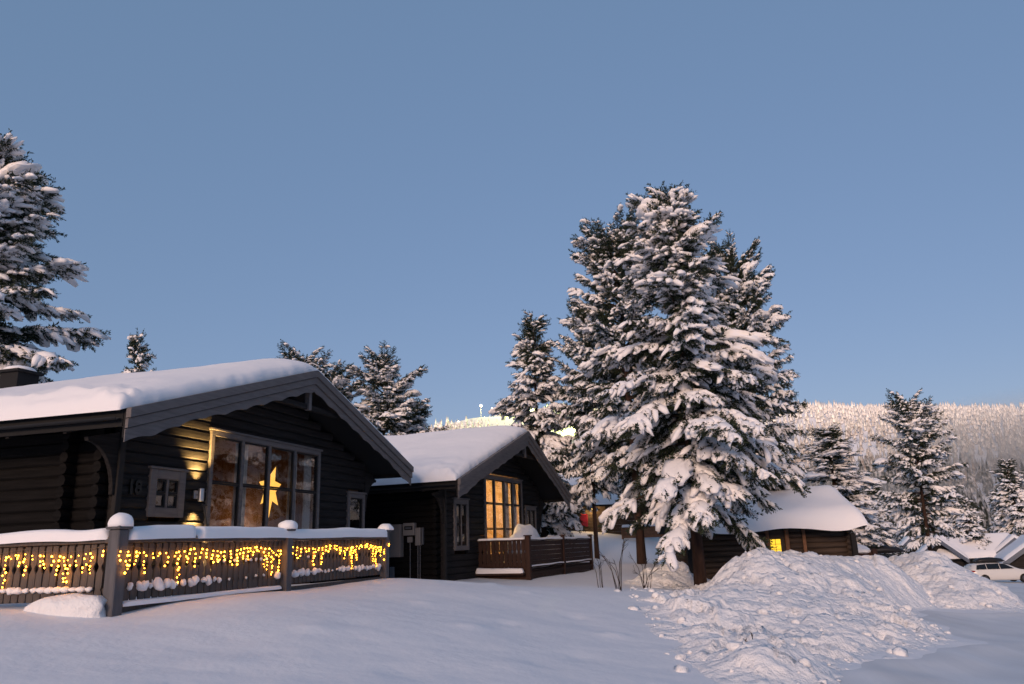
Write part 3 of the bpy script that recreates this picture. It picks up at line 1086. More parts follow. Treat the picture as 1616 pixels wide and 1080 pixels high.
def window_unit(root, u0, u1, z0, z1, cols, rows, face, trim=M_TRIM, name='window', cw=0.11, sash=M_TRIMD, header=True, pane_mat=None, mw=0.05, door_col=None):
    """casing on the wall face (local v = face); cols/rows = inner division lines. Parts: window > pane, sash"""
    m = MB()
    f0, f1 = face - .045, face + .06
    m.cbox(u0, u0 + cw, f0, f1, z0, z1)
    m.cbox(u1 - cw, u1, f0, f1, z0, z1)
    m.cbox(u0 + cw, u1 - cw, f0 + .004, f1, z1 - cw, z1)
    m.cbox(u0 + cw, u1 - cw, f0 + .004, f1, z0, z0 + cw)
    if header:
        m.cbox(u0 - .05, u1 + .05, f0 - .03, f1, z1 + .002, z1 + .05)
    for c in cols:
        m.cbox(c - mw, c + mw, f0 + .012, f1, z0 + cw, z1 - cw)
    w = m.build(name, trim, root)
    us = [u0 + cw] + list(cols) + [u1 - cw]
    zs = [z0 + cw] + list(rows) + [z1 - cw]
    for i in range(len(us) - 1):
        a = us[i] + (mw if i else 0)
        b = us[i + 1] - (mw if i < len(us) - 2 else 0)
        for j in range(len(zs) - 1):
            lo, hi = zs[j], zs[j + 1]
            s = MB()
            t = .035
            s.cbox(a, a + t, face - .01, face + .045, lo + .004, hi - .004, .004)
            s.cbox(b - t, b, face - .01, face + .045, lo + .004, hi - .004, .004)
            s.cbox(a + t, b - t, face - .008, face + .045, lo + .004, lo + t + .004, .004)
            s.cbox(a + t, b - t, face - .008, face + .045, hi - t - .004, hi - .004, .004)
            so = s.build('sash', sash, w)
            p = MB().box(a + t - .004, b - t + .004, face + .016, face + .022, lo + t, hi - t)
            p.build('pane', pane_mat or M_GLASS, w)
    return w


def cabin(name, loc, phi, W, ua, he, ha, LV, label, openings, wd=1.0, inset=1.0, zbase=0.2, floor=0.85, seed=1, T0=0.42, bh=0.5, stacks=(.22, .95)):
    root = empty(name, (loc[0], loc[1], 0), R(90 - phi), label, 'cabin')
    s1 = (ha - he) / ua
    s2 = (ha - he) / (W - ua)
    top = lambda u: he + s1 * u if u < ua else he + s2 * (W - u)
    # roof: two slabs and a ridge
    th = 0.16
    for side in (0, 1):
        a, b = ((0, ua) if side == 0 else (ua, W))
        m = MB()
        e = .0 if side == 0 else 0
        m.prism([(a, top(a) - th), (b, top(b) - th if side == 0 else he - th), (b, top(b) if side == 0 else he), (a, top(a) if side == 0 else ha)] if side == 0 else
                [(a + .002, ha - th), (b, he - th), (b, he), (a + .002, ha)], 'y', 0.05, LV)
        m.build('roof', M_BLACK, root)
    roof_snow(root, W, ua, he, ha, 0.02, LV, T0, seed)
    # layered bargeboards with a scalloped lowest board
    for side in (0, 1):
        def seg(t):
            return (ua * t) if side == 0 else (W - (W - ua) * t)
        spans = ((0.0, bh * .315, -.10), (bh * .345, bh * .645, -.06), (bh * .675, bh, -.02))
        for kb, (o0, o1, vf) in enumerate(spans):
            m = MB()
            N = 60
            up, lo = [], []
            for i in range(N + 1):
                t = i / N
                u = seg(t)
                zt = top(u) + .02
                sc = 0.0
                if kb == 2:
                    L = (ua if side == 0 else W - ua)
                    x = t * L
                    sc = 0.045 * (1 - abs(math.sin(x * math.pi / 0.62))) - .02
                    # one long swelling towards the foot of the board
                    sc += 0.05 * math.exp(-((x - .55) / .55) ** 2) - 0.03 * math.exp(-((x - 1.7) / .5) ** 2)
                up.append((u, zt - o0))
                lo.append((u, zt - o1 - sc))
            P = up + lo[::-1]
            vs_ = [(p[0], vf, p[1]) for p in P] + [(p[0], -.003, p[1]) for p in P]
            n = len(P)
            fs = []
            for i in range(N):
                fs.append((i, i + 1, n - 2 - i, n - 1 - i))
                fs.append((n + i, n + n - 1 - i, n + n - 2 - i, n + i + 1))
            for i in range(n):
                j = (i + 1) % n
                fs.append((i, i + n, j + n, j))
            m.add(vs_, fs)
            m.build('bargeboard', M_TRIM, root)
        bk = MB()
        bk.prism([(0.01, he - .02), (ua, ha - .02), (ua, ha - bh * .9), (0.01, he - bh * .9)] if side == 0 else [(ua, ha - .02), (W - .01, he - .02), (W - .01, he - bh * .9), (ua, ha - bh * .9)], 'y', .0, .046)
        bk.build('bargeboard_gap_shade', M_BLACK, root)  # black sheet added so the gaps between boards read as shadow lines
    MB().cbox(ua - .055, ua + .055, -.03 + .10, .2, ha - bh - .42, ha - bh + .12).build('king_post', M_TRIM, root)
    MB().cbox(ua - 1.4, ua + 1.4, .12, .24, ha - bh - .40, ha - bh - .28).build('tie_beam', M_WALL, root)
    # rafters' ends and gutter on both eaves
    for ue, sg in ((0.0, 1), (W, -1)):
        g_ = MB()
        n = 8
        arc = [(ue - sg * (.03 + .055 - .055 * math.cos(math.pi * i / n)), he - .13 - .05 * math.sin(math.pi * i / n)) for i in range(n + 1)]
        arc2 = [(ue - sg * (.03 + .055 - .045 * math.cos(math.pi * i / n)), he - .13 - .04 * math.sin(math.pi * i / n)) for i in range(n + 1)]
        g_.prism(arc + arc2[::-1], 'y', .08, LV)
        g_.build('gutter', M_GUTTER, root)
        f_ = MB().box(ue + sg * .01, ue + sg * .04, .06, LV, he - .27, he - .165)
        f_.build('fascia', M_BLACK, root)  # black base colour carries the shade under the snow overhang
        for q in range(int(LV // 1.2)):
            v = 1.2 + q * 1.2
            r_ = MB()
            r_.prism([(ue + sg * .05, he - .30), (ue + sg * .05, he - .175), (ue + sg * (inset + .02), he - .175 + (s1 if sg > 0 else s2) * inset - .0), (ue + sg * (inset + .02), he - .32 + (s1 if sg > 0 else s2) * inset)], 'y', v, v + .07)
            r_.build('rafter', M_WALL, root)
    # gable wall boards
    u0, u1 = inset, W - inset
    ph = .20
    nrow = int((ha - zbase) / ph) + 1
    for r_ in range(nrow):
        z0 = zbase + r_ * ph
        z1 = z0 + ph - .004
        lim_l, lim_r = u0, u1
        zc = z1 + th + .03
        if zc > top(u0):
            lim_l = max(u0, (zc - he) / s1)
            lim_r = min(u1, W - (zc - he) / s2)
        if lim_r - lim_l < .15:
            continue
        iv = [(lim_l, lim_r)]
        for (a, b, c, d) in openings:
            if z1 > c + .06 and z0 < d - .06:
                iv = cut(iv, a + .05, b - .05)
        for a, b in iv:
            if b - a > .05:
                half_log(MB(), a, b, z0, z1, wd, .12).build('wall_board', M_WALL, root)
    # long wall on the eave side, and the far one
    zt_side = he + s1 * inset - th - .05
    r_ = 0
    while zbase + r_ * ph < zt_side:
        z0 = zbase + r_ * ph
        z1 = min(z0 + ph - .004, zt_side)
        half_log(MB(), wd + .13, LV - .4, z0, z1, inset, .12, 'v').build('wall_board', M_WALLSHADE, root)
        # crossing log ends at the corner and further along the wall
        for uu, vv in [(inset - .03, wd + q_) for q_ in stacks]:
            e = MB()
            zz = (z0 + z1) / 2
            rr = (z1 - z0) / 2
            pts = [(math.cos(q * math.pi / 4) * rr * .92, math.sin(q * math.pi / 4) * rr) for q in range(8)]
            e.prism([(vv + p[0], zz + p[1]) for p in pts], 'x', uu - .20, uu + .1)
            e.build('log_end', M_WALLSHADE, root)
        r_ += 1
    MB().box(W - inset - .12, W - inset, wd + .13, LV - .4, zbase, he + s2 * inset - th - .05).build('far_wall', M_WALLSHADE, root)
    MB().prism([(inset + .13, zbase), (W - inset - .13, zbase), (W - inset - .13, he + s2 * inset - th - .08), (ua, ha - th - .08), (inset + .13, he + s1 * inset - th - .08)], 'y', LV - .39, LV - .3).build('rear_wall', M_WALL, root)
    MB().cbox(inset - .03, inset + .10, wd - .06, wd + .03, zbase, he + s1 * inset - th - .12).build('corner_board', M_TRIMD, root)
    # curved bracket boards under both roof corners
    for ue, sg in ((inset, -1), (W - inset, 1)):
        m = MB()
        zt = he - .22
        pts = [(ue, zt + .05), (ue + sg * .72, zt - .12)]
        for i in range(9):
            a_ = i / 8
            pts.append((ue + sg * (.70 - .62 * math.sin(a_ * math.pi / 2)), zt - .18 - .85 * (1 - math.cos(a_ * math.pi / 2))))
        pts.append((ue, zt - 1.05))
        m.prism(pts, 'y', wd - .02, wd + .06)
        m.build('bracket', M_WALL, root)
    return root, top


def room(root, u0, u1, v0, v1, z0, z1, m):
    """inner faces of a room behind a window (open towards the window)"""
    b = MB()
    b.box(u0, u1, v1, v1 + .05, z0, z1)
    b.box(u0 - .05, u0, v0, v1, z0, z1)
    b.box(u1, u1 + .05, v0, v1, z0, z1)
    b.box(u0, u1, v0, v1, z1, z1 + .05)
    b.box(u0, u1, v0, v1, z0 - .05, z0)
    return b.build('room_lining', m, root)


def curtain(root, u0, u1, v, z0, z1, waves, m=M_CURTAIN):
    N = waves * 8
    vs_, fs = [], []
    for i in range(N + 1):
        u = u0 + (u1 - u0) * i / N
        vv = v + .035 * math.sin(i / 8 * 2 * math.pi)
        vs_ += [(u, vv, z0), (u, vv, z1)]
    for i in range(N):
        fs.append((2 * i, 2 * i + 2, 2 * i + 3, 2 * i + 1))
    mb = MB()
    mb.add(vs_, fs)
    o = mb.build('curtain', m, root, True)
    md = o.modifiers.new('thick', 'SOLIDIFY')
    md.thickness = .006
    return o


# --- main cabin
BIGW = (3.40, 7.78, 0.86, 4.05)
SMALLW = (1.78, 2.72, 2.27, 3.13)
SIDED = (9.32, 10.32, 0.86, 3.08)
cab1, top1 = cabin('log_cabin', (-6.21, 12.0), 15.6, 11.35, 5.69, 3.87, 5.66, 11.5,
                   'large black timber cabin with grey bargeboards and snowy roof, star in its window', [BIGW, SMALLW, SIDED], seed=3, T0=0.43)
wf = 1.0
window_unit(cab1, *BIGW, [4.50, 5.52, 6.60], [2.02, 3.00], wf, name='window')
window_unit(cab1, *SMALLW, [2.25], [2.70], wf, name='window', cw=.17, mw=.025)
d2 = window_unit(cab1, *SIDED, [], [1.6], wf, name='door', cw=.12)
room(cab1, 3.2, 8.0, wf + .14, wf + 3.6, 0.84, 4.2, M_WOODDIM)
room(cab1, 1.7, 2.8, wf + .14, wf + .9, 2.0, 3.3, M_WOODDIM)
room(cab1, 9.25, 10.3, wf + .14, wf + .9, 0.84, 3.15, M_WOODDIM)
curtain(cab1, 4.55, 4.95, wf + .18, .95, 3.92, 4)
curtain(cab1, 6.66, 6.98, wf + .18, .95, 3.92, 4)
curtain(cab1, 7.38, 7.66, wf + .18, .95, 3.92, 3)
curtain(cab1, 1.95, 2.12, wf + .16, 2.4, 3.0, 2)
# roof vent pipe seen above the left part of the roof
vp = MB()
vp.cbox(5.2, 5.85, 8.4, 9.0, 5.3, 6.35)
vent = vp.build('chimney', M_BLACK, cab1)
MB().cbox(5.12, 5.93, 8.32, 9.08, 6.352, 6.42).build('chimney_cap', M_BLACK, vent)
MB().add(*(lambda VF: ([(5.52 + p[0] * .42, 8.7 + p[1] * .40, 6.42 + max(0, p[2]) * .16) for p in VF[0]], [tuple(f) for f in VF[1]]))(ICO2)).build('snow_cap', M_SNOWROOF, vent, True)


def local_to_world(root, p):
    a = root.rotation_euler[2]
    x, y = rot(p[0], p[1], a)
    return (root.location[0] + x, root.location[1] + y, root.location[2] + p[2])


cl1 = empty('added_room_lamp', local_to_world(cab1, (7.3, wf + 2.4, 1.9)), 0, 'added warm room lamp deep inside the main cabin behind the star window', 'lamp')
MB().tube([(0, 0, -.6), (0, 0, .05)], .02, 8).build('stand', M_CABLE, cl1)
MB().tube([(0, 0, 0), (0, 0, .2)], [.14, .09], 14).build('lamp_shade', M_STAR, cl1, True)
ld1 = bpy.data.lights.new('added_room_light', 'POINT')  # unseen light added to warm the big window from inside
ld1.energy = 13
ld1.color = (1.0, .58, .24)
ld1.shadow_soft_size = .1
lo1 = bpy.data.objects.new('added_room_light', ld1)
COL.objects.link(lo1)
lo1.parent = cl1
lo1.location = (0, 0, .4)
# paper star hanging in the big window
sp = local_to_world(cab1, (6.08, wf + .30, 3.02))
st = MB()
outr = [.62, .40, .46, .34, .52, .36, .48, .38]
pts = []
NP = 7
for i in range(NP * 2):
    a_ = -math.pi / 2 + math.pi * i / NP
    r_ = (.60, .31)[i % 2] * (1.12 if i in (0, NP) else 1)
    pts.append((math.cos(a_) * r_ * .78, math.sin(a_) * r_))
vs_ = [(p[0], 0, p[1]) for p in pts] + [(0, -.09, 0), (0, .09, 0)]
fs = []
for i in range(NP * 2):
    j = (i + 1) % (NP * 2)
    fs += [(i, NP * 2, j), (i, j, NP * 2 + 1)]
st.add(vs_, fs)
star = empty('star_lantern', sp, R(90 - 15.6), 'glowing orange paper star hanging in the large cabin window', 'lantern')
st.build('star_shade', M_STAR, star)
MB().tube([(0, 0, .52), (0, 0, .98)], .005, 5).build('cord', M_CABLE, star)

# wall lamp beside the window, shining up and down
lp = local_to_world(cab1, (3.05, wf - .02, 2.70))
lamp = empty('wall_lamp', lp, R(90 - 15.6), 'small metal up-and-down wall lamp lighting the boards beside the window', 'lamp')
MB().cbox(-.06, .06, -.03, .02, -.06, .10).build('base_plate', M_STEEL, lamp)
MB().tube([(0, -.03, .02), (0, -.10, .02)], .018, 8).build('arm', M_STEEL, lamp)
sh = MB()
for (r0, r1) in ((.058, .05),):
    sh.tube([(0, -.13, -.11), (0, -.13, .13)], r0, 14, False)
    sh.tube([(0, -.13, -.11), (0, -.13, .13)], r1, 14, False)
sh.build('lamp_shade', M_STEEL, lamp, True)
for z_ in (-.06, .08):
    MB().tube([(0, -.13, z_ - .015), (0, -.13, z_ + .015)], .040, 10).build('bulb', M_LAMPE, lamp)
for sgn in (-1, 1):
    ld = bpy.data.lights.new('lamp_beam', 'SPOT')
    ld.energy = 900
    ld.color = (1.0, .58, .17)
    ld.spot_size = R(84)
    ld.spot_blend = 1.0
    ld.shadow_soft_size = .03
    lo = bpy.data.objects.new('lamp_beam', ld)
    COL.objects.link(lo)
    lo.parent = lamp
    lo.location = (0, -.13, .15 * sgn)
    lo.rotation_euler = (math.pi if sgn > 0 else 0, 0, 0)

# house number 18
fc = bpy.data.curves.new('house_number', 'FONT')
fc.body = '18'
fc.size = .34
fc.extrude = .012
fc.offset = .012
fc.align_x = 'CENTER'
fc.materials.append(M_NUM)
_tmp = bpy.data.objects.new('number_text', fc)
COL.objects.link(_tmp)
_me = bpy.data.meshes.new_from_object(_tmp.evaluated_get(bpy.context.evaluated_depsgraph_get()))
bpy.data.objects.remove(_tmp)
bpy.data.curves.remove(fc)
num = link('house_number', _me)
num.location = local_to_world(cab1, (1.42, wf - .022, 2.66))
num.rotation_euler = (R(90), 0, R(90 - 15.6))
tag(num, 'black metal house number 18 on the dark wall left of the small window', 'number')

# shovel leaning below the lamp
shv = empty('snow_shovel', local_to_world(cab1, (3.08, wf - .30, .86)), R(90 - 15.6), 'dark snow shovel leaning upright under the wall lamp', 'shovel')
MB().tube([(-.12, 0, 1.62), (0, .24, .45)][::-1], .017, 8).build('handle', M_PLASTIC, shv)
MB().tube([(-.19, 0.01, 1.64), (-.05, 0.01, 1.64)], .02, 8).build('grip', M_PLASTIC, shv)
shv.scale = (1, -1, 1)
bl = MB()
bl.prism([(-.2, .02), (.2, .02), (.2, .36), (.05, .48), (-.05, .48), (-.2, .36)], 'y', .22, .26)
bl.build('blade', M_PLASTIC, shv)

# --- second cabin
BIG2 = (4.12, 7.76, 0.86, 4.0)
TALL2 = (1.68, 2.76, 1.42, 3.06)
SIDE2 = (8.05, 9.25, 1.2, 3.0)
cab2, top2 = cabin('log_cabin', (-1.80, 23.5), 22.0, 10.81, 6.0, 3.53, 5.70, 7.2,
                   'smaller black timber cabin in the middle with a steep snowy gable and lit window', [BIG2, TALL2, SIDE2], seed=8, T0=0.38, bh=0.56, zbase=0.1, stacks=(.22,))
window_unit(cab2, *BIG2, [5.03, 5.95, 6.80], [1.32, 2.12, 3.02], wf, name='window')
window_unit(cab2, *TALL2, [2.22], [2.24], wf, name='window', cw=.15, mw=.025)
window_unit(cab2, *SIDE2, [8.65], [2.1], wf, name='window', cw=.12, mw=.03)
room(cab2, 4.0, 7.9, wf + .14, wf + 3.2, 0.84, 4.1, M_WOODIN)
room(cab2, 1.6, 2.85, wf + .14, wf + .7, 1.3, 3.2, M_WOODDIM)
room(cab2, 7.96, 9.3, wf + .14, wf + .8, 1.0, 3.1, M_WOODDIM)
curtain(cab2, 6.55, 6.80, wf + .2, .95, 3.9, 3)
curtain(cab2, 7.1, 7.6, wf + .2, .95, 3.9, 4)
curtain(cab2, 1.84, 2.16, wf + .18, 1.6, 2.95, 3)
curtain(cab2, 2.28, 2.6, wf + .18, 1.6, 2.95, 3)
cl = empty('ceiling_lamp', local_to_world(cab2, (5.7, wf + 1.5, 3.9)), 0, 'warm ceiling lamp inside the lit window of the smaller cabin', 'lamp')
MB().tube([(0, 0, .2), (0, 0, .02)], .012, 6).build('cord', M_CABLE, cl)
MB().tube([(0, 0, .03), (0, 0, -.10), (0, 0, -.16)], [.05, .16, .15], 14).build('lamp_shade', M_LAMPE, cl, True)
ld = bpy.data.lights.new('room_light', 'POINT')
ld.energy = 230
ld.color = (1.0, .72, .36)
ld.shadow_soft_size = .15
lo = bpy.data.objects.new('room_light', ld)
COL.objects.link(lo)
lo.parent = cl
lo.location = (0, 0, -.45)

# ------------------------------------------------------------------ meter boxes on the second cabin's long wall (local u = 1.0)


def on_side(v, z, out=.03):
    return local_to_world(cab2, (1.0 - out, v + 1.0, z))


WROT = R(90 - 22.0) - math.pi / 2      # local x runs along the wall, towards the right


def wall_box(name, v0, v1, z0, z1, d, m, label, cat, door=True):
    t = empty(name, on_side((v0 + v1) / 2, z0, .012), WROT, label, cat, 'meter boxes on the cabin wall')
    w = (v1 - v0)
    b = MB()
    b.cbox(-w / 2, w / 2, -d, 0, 0, z1 - z0, .012)
    b.build('body', m, t)
    if door:
        MB().cbox(-w / 2 + .03, w / 2 - .03, -d - .008, -d + .004, .03, z1 - z0 - .03, .006).build('door', m, t)
    return t


wall_box('utility_cabinet', 1.45, 2.22, 1.28, 2.30, .22, M_CABINET, 'large beige utility cabinet on the dark wall beside the terrace end', 'cabinet')
mbx = wall_box('meter_box', .98, 1.40, 1.94, 2.33, .16, M_CABINET2, 'pale meter box with a dark display window, right of the large cabinet', 'meter', False)
MB().cbox(-.15, .15, -.172, -.155, .17, .29, .004).build('display', M_NUM, mbx)
MB().cbox(-.11, .11, -.178, -.17, .205, .255, .002).build('dial', M_GREYMETAL, mbx)
jb = wall_box('junction_box', 1.10, 1.28, 1.72, 1.90, .09, M_CABINET2, 'small pale junction box under the meter box', 'box', False)
MB().tube([(0, -.04, 0), (0, -.04, -1.4)], .016, 8).build('conduit', M_GREYMETAL, jb)
cb_ = wall_box('cable_box', .78, .97, 1.62, 2.17, .13, M_CABINET2, 'narrow upright cable box, right of the meter box', 'box')
MB().tube([(-.03, -.05, 0), (-.03, -.05, -1.3)], .016, 8).build('conduit', M_GREYMETAL, cb_)
MB().tube([(.05, -.05, 0), (.05, -.05, -1.3)], .016, 8).build('conduit', M_GREYMETAL, cb_)
cb2_ = wall_box('cable_box', .70, .75, 1.64, 2.18, .10, M_GREYMETAL, 'thin grey cable duct box at the right end of the meter row', 'box', False)
wall_box('cable_cover', 1.78, 1.95, .3, .98, .05, M_GREYMETAL, 'grey cable cover strip below the large utility cabinet', 'cover', False)

# ------------------------------------------------------------------ main terrace: railing with slats
TA_ = (-5.28, 10.3)
TANG = R(90 - 18.0)
ter = empty('terrace', (TA_[0], TA_[1], 0), TANG, 'grey wooden terrace with slatted railing in front of the main cabin', 'terrace')
FL = 7.45
PITCHS = 0.13


def slat_mesh(name, m, w=.108, z0=1.03, z1=1.76, th=.022, notch=(.40, .72)):
    h = z1 - z0
    prof = [(w / 2, 0), (w / 2, h * .10)]
    right = [(w / 2 - .010, 0), (w / 2, .03), (w / 2, h * .16), (w / 2 - .018, h * .21), (w / 2 - .002, h * .26), (w / 2 - .002, h * .50), (w / 2 - .030, h * .57), (w / 2 - .036, h * .61), (w / 2 - .006, h * .68), (w / 2 - .004, h * .86), (w / 2 - .012, h * .94), (w / 2 - .010, h)]
    poly = right + [(-x, z) for x, z in right[::-1]]
    mb = MB()
    mb.prism([(x, z + z0) for x, z in poly], 'y', -th / 2, th / 2)
    return mb.mesh(name, m)


SLAT = slat_mesh('slat', M_RAIL)


def blob_mesh(name, seed, m=M_SNOWROOF):
    V, F = ICO2
    W = V * (1 + .5 * fbm(V, 1.5, seed, 2)[:, None])
    return npmesh(name, W, F, m)


BLOBS = [blob_mesh('snow_lump', 400 + i) for i in range(5)]


def snow_strip(root, p0, p1, z, w, h, seed, name='rail_snow', n=None, taper=True):
    """rounded snow ridge lying along a rail from p0 to p1 (local xy)"""
    p0, p1 = np.array(p0, float), np.array(p1, float)
    L = np.linalg.norm(p1 - p0)
    n = n or max(8, int(L / .06))
    d = (p1 - p0) / L
    s = np.array([-d[1], d[0]])
    t = np.linspace(0, L, n)
    nz = fbm(np.c_[t, np.zeros(n)], 1.1, seed, 3)
    nz2 = fbm(np.c_[t, np.zeros(n) + 4], 1.6, seed + 3, 3)
    K = 9
    V = []
    for i in range(n):
        e = math.sqrt(max(0.0, 1 - max(0, 1 - min(t[i], L - t[i]) / .06) ** 2)) if taper else 1
        hh = h * (1 + .28 * nz[i]) * max(e, .25)
        ww = w * (1 + .12 * nz2[i]) * max(e, .5)
        off = .03 * nz2[i]
        for k in range(K):
            a = math.pi * k / (K - 1)
            c, q = math.cos(a), math.sin(a)
            x = math.copysign(abs(c) ** .55, c) * ww / 2 + off
            zz = q ** .6 * hh if q > 1e-6 else 0
            if k in (0, K - 1):
                zz = -.012 + .02 * nz[i]
            p = p0 + d * t[i] + s * x
            V.append((p[0], p[1], z + zz))
    F = grid_faces(n, K)
    o = link(name, npmesh(name, V, F, M_SNOWROOF), root)
    return o


def dome(root, x, y, z, r, h, seed, name='post_snow'):
    V, F = ICO3
    nz = 1 + .26 * fbm(V, 1.1, seed * 13 + 4, 2)
    x += .02
    W = np.c_[V[:, 0] * r * nz + x, V[:, 1] * r * nz + y, np.where(V[:, 2] > -.25, V[:, 2] * h * nz, -.25 * h) + z + .25 * h]
    return link(name, npmesh(name, W, F, M_SNOWROOF), root)


def rail_run(root, p0, p1, posts, zr=1.82, seed=1, zlow=1.0, slats=True):
    p0, p1 = Vector(p0), Vector(p1)
    L = (p1 - p0).length
    d = (p1 - p0) / L
    a = math.atan2(d.y, d.x)

    def on(t, o=0):
        return (p0.x + d.x * t - d.y * o, p0.y + d.y * t + d.x * o)

    def bar(name, t0, t1, o0, o1, z0, z1, m):
        o = MB().cbox(t0, t1, o0, o1, z0, z1, .006).build(name, m, root)
        o.location = (p0.x, p0.y, 0)
        o.rotation_euler = (0, 0, a)
        return o
    bar('top_rail', .02, L - .02, -.075, .065, zr - .05, zr, M_RAIL)
    bar('upper_rail', .02, L - .02, .014, .05, zr - .17, zr - .08, M_RAIL)
    bar('lower_rail', .02, L - .02, .014, .055, zlow + .13, zlow + .20, M_RAIL)
    n = int((L - .2) / PITCHS)
    for i in range(n):
        t = .16 + (L - .32) * (i + .5) / n
        if any(abs(t - q) < .11 for q in posts):
            continue
        s = link('slat', SLAT, root)
        s.location = (*on(t), 0)
        s.rotation_euler = (0, R(rng.uniform(-.5, .5)), a)
    return on, a, L


on, fa, L_ = rail_run(ter, (0, 0), (FL, 0), [0, 3.72, FL], seed=4)
la = R(180 - 90 - 2)       # left return runs back along the cabin, roughly square to the front
left_dir = (math.cos(R(92)), math.sin(R(92)))
LLEN = 3.2
on2, fa2, L2_ = rail_run(ter, (left_dir[0] * LLEN, left_dir[1] * LLEN), (0, 0), [LLEN], seed=6)


def post(root, x, y, w, z0, z1, a=0, m=M_RAILP, cap=True):
    p = MB().cbox(-w / 2, w / 2, -w / 2, w / 2, z0, z1, .012).build('post', m, root)
    p.location = (x, y, 0)
    p.rotation_euler = (0, 0, a)
    if cap:
        c = MB()
        c.cbox(-w / 2 - .03, w / 2 + .03, -w / 2 - .03, w / 2 + .03, z1 + .001, z1 + .045, .01)
        c.build('post_cap', m, p)
    return p


post(ter, 0, -.02, .18, .5, 1.94)
post(ter, 3.72, -.05, .16, .5, 1.93)
post(ter, FL, -.02, .15, .5, 1.93)
dome(ter, 0, -.02, 1.975, .175, .15, 1)
dome(ter, 3.72, -.05, 1.965, .175, .13, 2)
dome(ter, FL, -.02, 1.965, .175, .13, 3)
snow_strip(ter, (.1, 0), (1.38, 0), 1.822, .27, .17, 11)
snow_strip(ter, (1.44, 0), (FL - .05, 0), 1.822, .27, .165, 12)
snow_strip(ter, (left_dir[0] * LLEN, left_dir[1] * LLEN), (left_dir[0] * .1, left_dir[1] * .1), 1.822, .26, .14, 13)
# plinth board, deck floor and snow along the foot
MB().cbox(.1, FL, -.01, .03, .60, .985, .006).build('plinth_board', M_RAIL, ter)
fl_poly = [(0.03, .03), (FL - .03, .03), (FL + .2, 3.3), (0.1, 3.3)]
MB().prism(fl_poly, 'z', .70, .84).build('deck_floor', M_RAIL, ter)
snow_strip(ter, (.12, -.05), (3.6, -.05), .985, .10, .045, 14, 'foot_snow')
for i in range(56):
    t = .2 + 7.05 * (i + .5) / 56
    if abs(t - 3.72) < .15:
        continue
    r_ = rng.random()
    prob = .95 if (t < 1.9 or t > 3.8) else .6
    if r_ < prob:
        s = link('snow_lump', BLOBS[rng.randrange(5)], ter)
        k_ = rng.choice((.45, .7, .9, 1.1, 1.4)) * (1.35 if .7 < t < 1.2 else 1)
        s.location = (t + rng.uniform(-.03, .03), -.028, 1.205 + rng.uniform(-.015, .015))
        s.scale = (.046 * k_, .036 * k_, .050 * k_)
        s.rotation_euler = (rng.uniform(-.6, .6), rng.uniform(-.6, .6), rng.uniform(0, 6))
for t in (1.98, 2.12, 2.38, 2.66, 2.78, 2.92, 3.05, 3.2, 4.45):
    s = link('snow_lump', BLOBS[rng.randrange(5)], ter)
    s.location = (t, -.02, 1.475)
    s.scale = (.022, .022, .026)
for i in range(14):
    t = .35 + i * .13
    s = link('snow_lump', BLOBS[rng.randrange(5)], ter)
    s.location = (left_dir[0] * t - .03, left_dir[1] * t, 1.19)
    k_ = rng.uniform(.8, 1.2)
    s.scale = (.05 * k_, .06 * k_, .04 * k_)


# drift piled against the left return of the railing
def drift(name, cx, cy, rx_, ry_, h, rz, seed, label):
    V, F = ICO3
    nz = 1 + .30 * fbm(V, 1.3, seed, 3) + .08 * fbm(V, 4, seed + 2, 2)
    W = np.c_[V[:, 0] * rx_ * nz, V[:, 1] * ry_ * nz, np.sign(V[:, 2]) * np.abs(V[:, 2]) ** .8 * h * nz]
    o = link(name, npmesh(name, W, F, M_SNOWR))
    o.location = (cx, cy, gz(cx, cy))
    o.rotation_euler = (0, 0, rz)
    tag(o, label, 'snow pile')
    return o


ldw = rot(left_dir[0], left_dir[1], TANG)
drift('snow_drift', TA_[0] + ldw[0] * .60 - .02, TA_[1] + ldw[1] * .60 - .16, .66, .22, .22, math.atan2(ldw[1], ldw[0]), 5, 'small snow pile under the lit railing, left of the corner post')

# string lights: an icicle chain on each run
bulb_v, bulb_f = ico(1)


def string_lights(label, runs, seed):
    g = random.Random(seed)
    root = empty('string_lights', (TA_[0], TA_[1], 0), TANG, label, 'lights', 'warm string lights on the railing')
    cable = MB()
    bv, bf = [], []

    def bulb(p):
        o = len(bv)
        k_ = g.choice((.65, .85, 1.0, 1.2))
        bv.extend([(p[0] + v[0] * .0105 * k_, p[1] + v[1] * .0105 * k_, p[2] + v[2] * .0125 * k_) for v in bulb_v])
        bf.extend([tuple(i + o for i in f) for f in bulb_f])
    for (fx, L, n_hang) in runs:
        N = 80
        z_of = lambda t: 1.725 - .055 * abs(math.sin(t * math.pi / 1.35)) ** 1.5 + .0
        cable.tube([(*fx(L * i / N), z_of(L * i / N)) for i in range(N + 1)], .0035, 4)
        t = .05
        while t < L - .03:
            ln = g.choice((.08, .16, .24, .32, .22, .40, .12)) * (0.6 + 0.55 * abs(math.sin(t * 2.9 + seed)))
            zc = z_of(t)
            x0 = t
            pts = [(*fx(t), zc)]
            nb = max(2, int(ln / .05))
            for q in range(nb):
                zz = zc - .04 - ln * (q + .4) / nb + g.uniform(-.012, .012)
                tt = t + g.uniform(-.032, .032)
                p = fx(tt)
                pts.append((p[0], p[1], zz))
                bulb((p[0], p[1], zz))
            cable.tube(pts, .0025, 3)
            t += g.uniform(.055, .165)
    cable.build('cable', M_CABLE, root)
    b = link('bulbs', npmesh('bulbs', bv, bf, M_BULB), root)
    tag(b, kind='stuff')
    return root


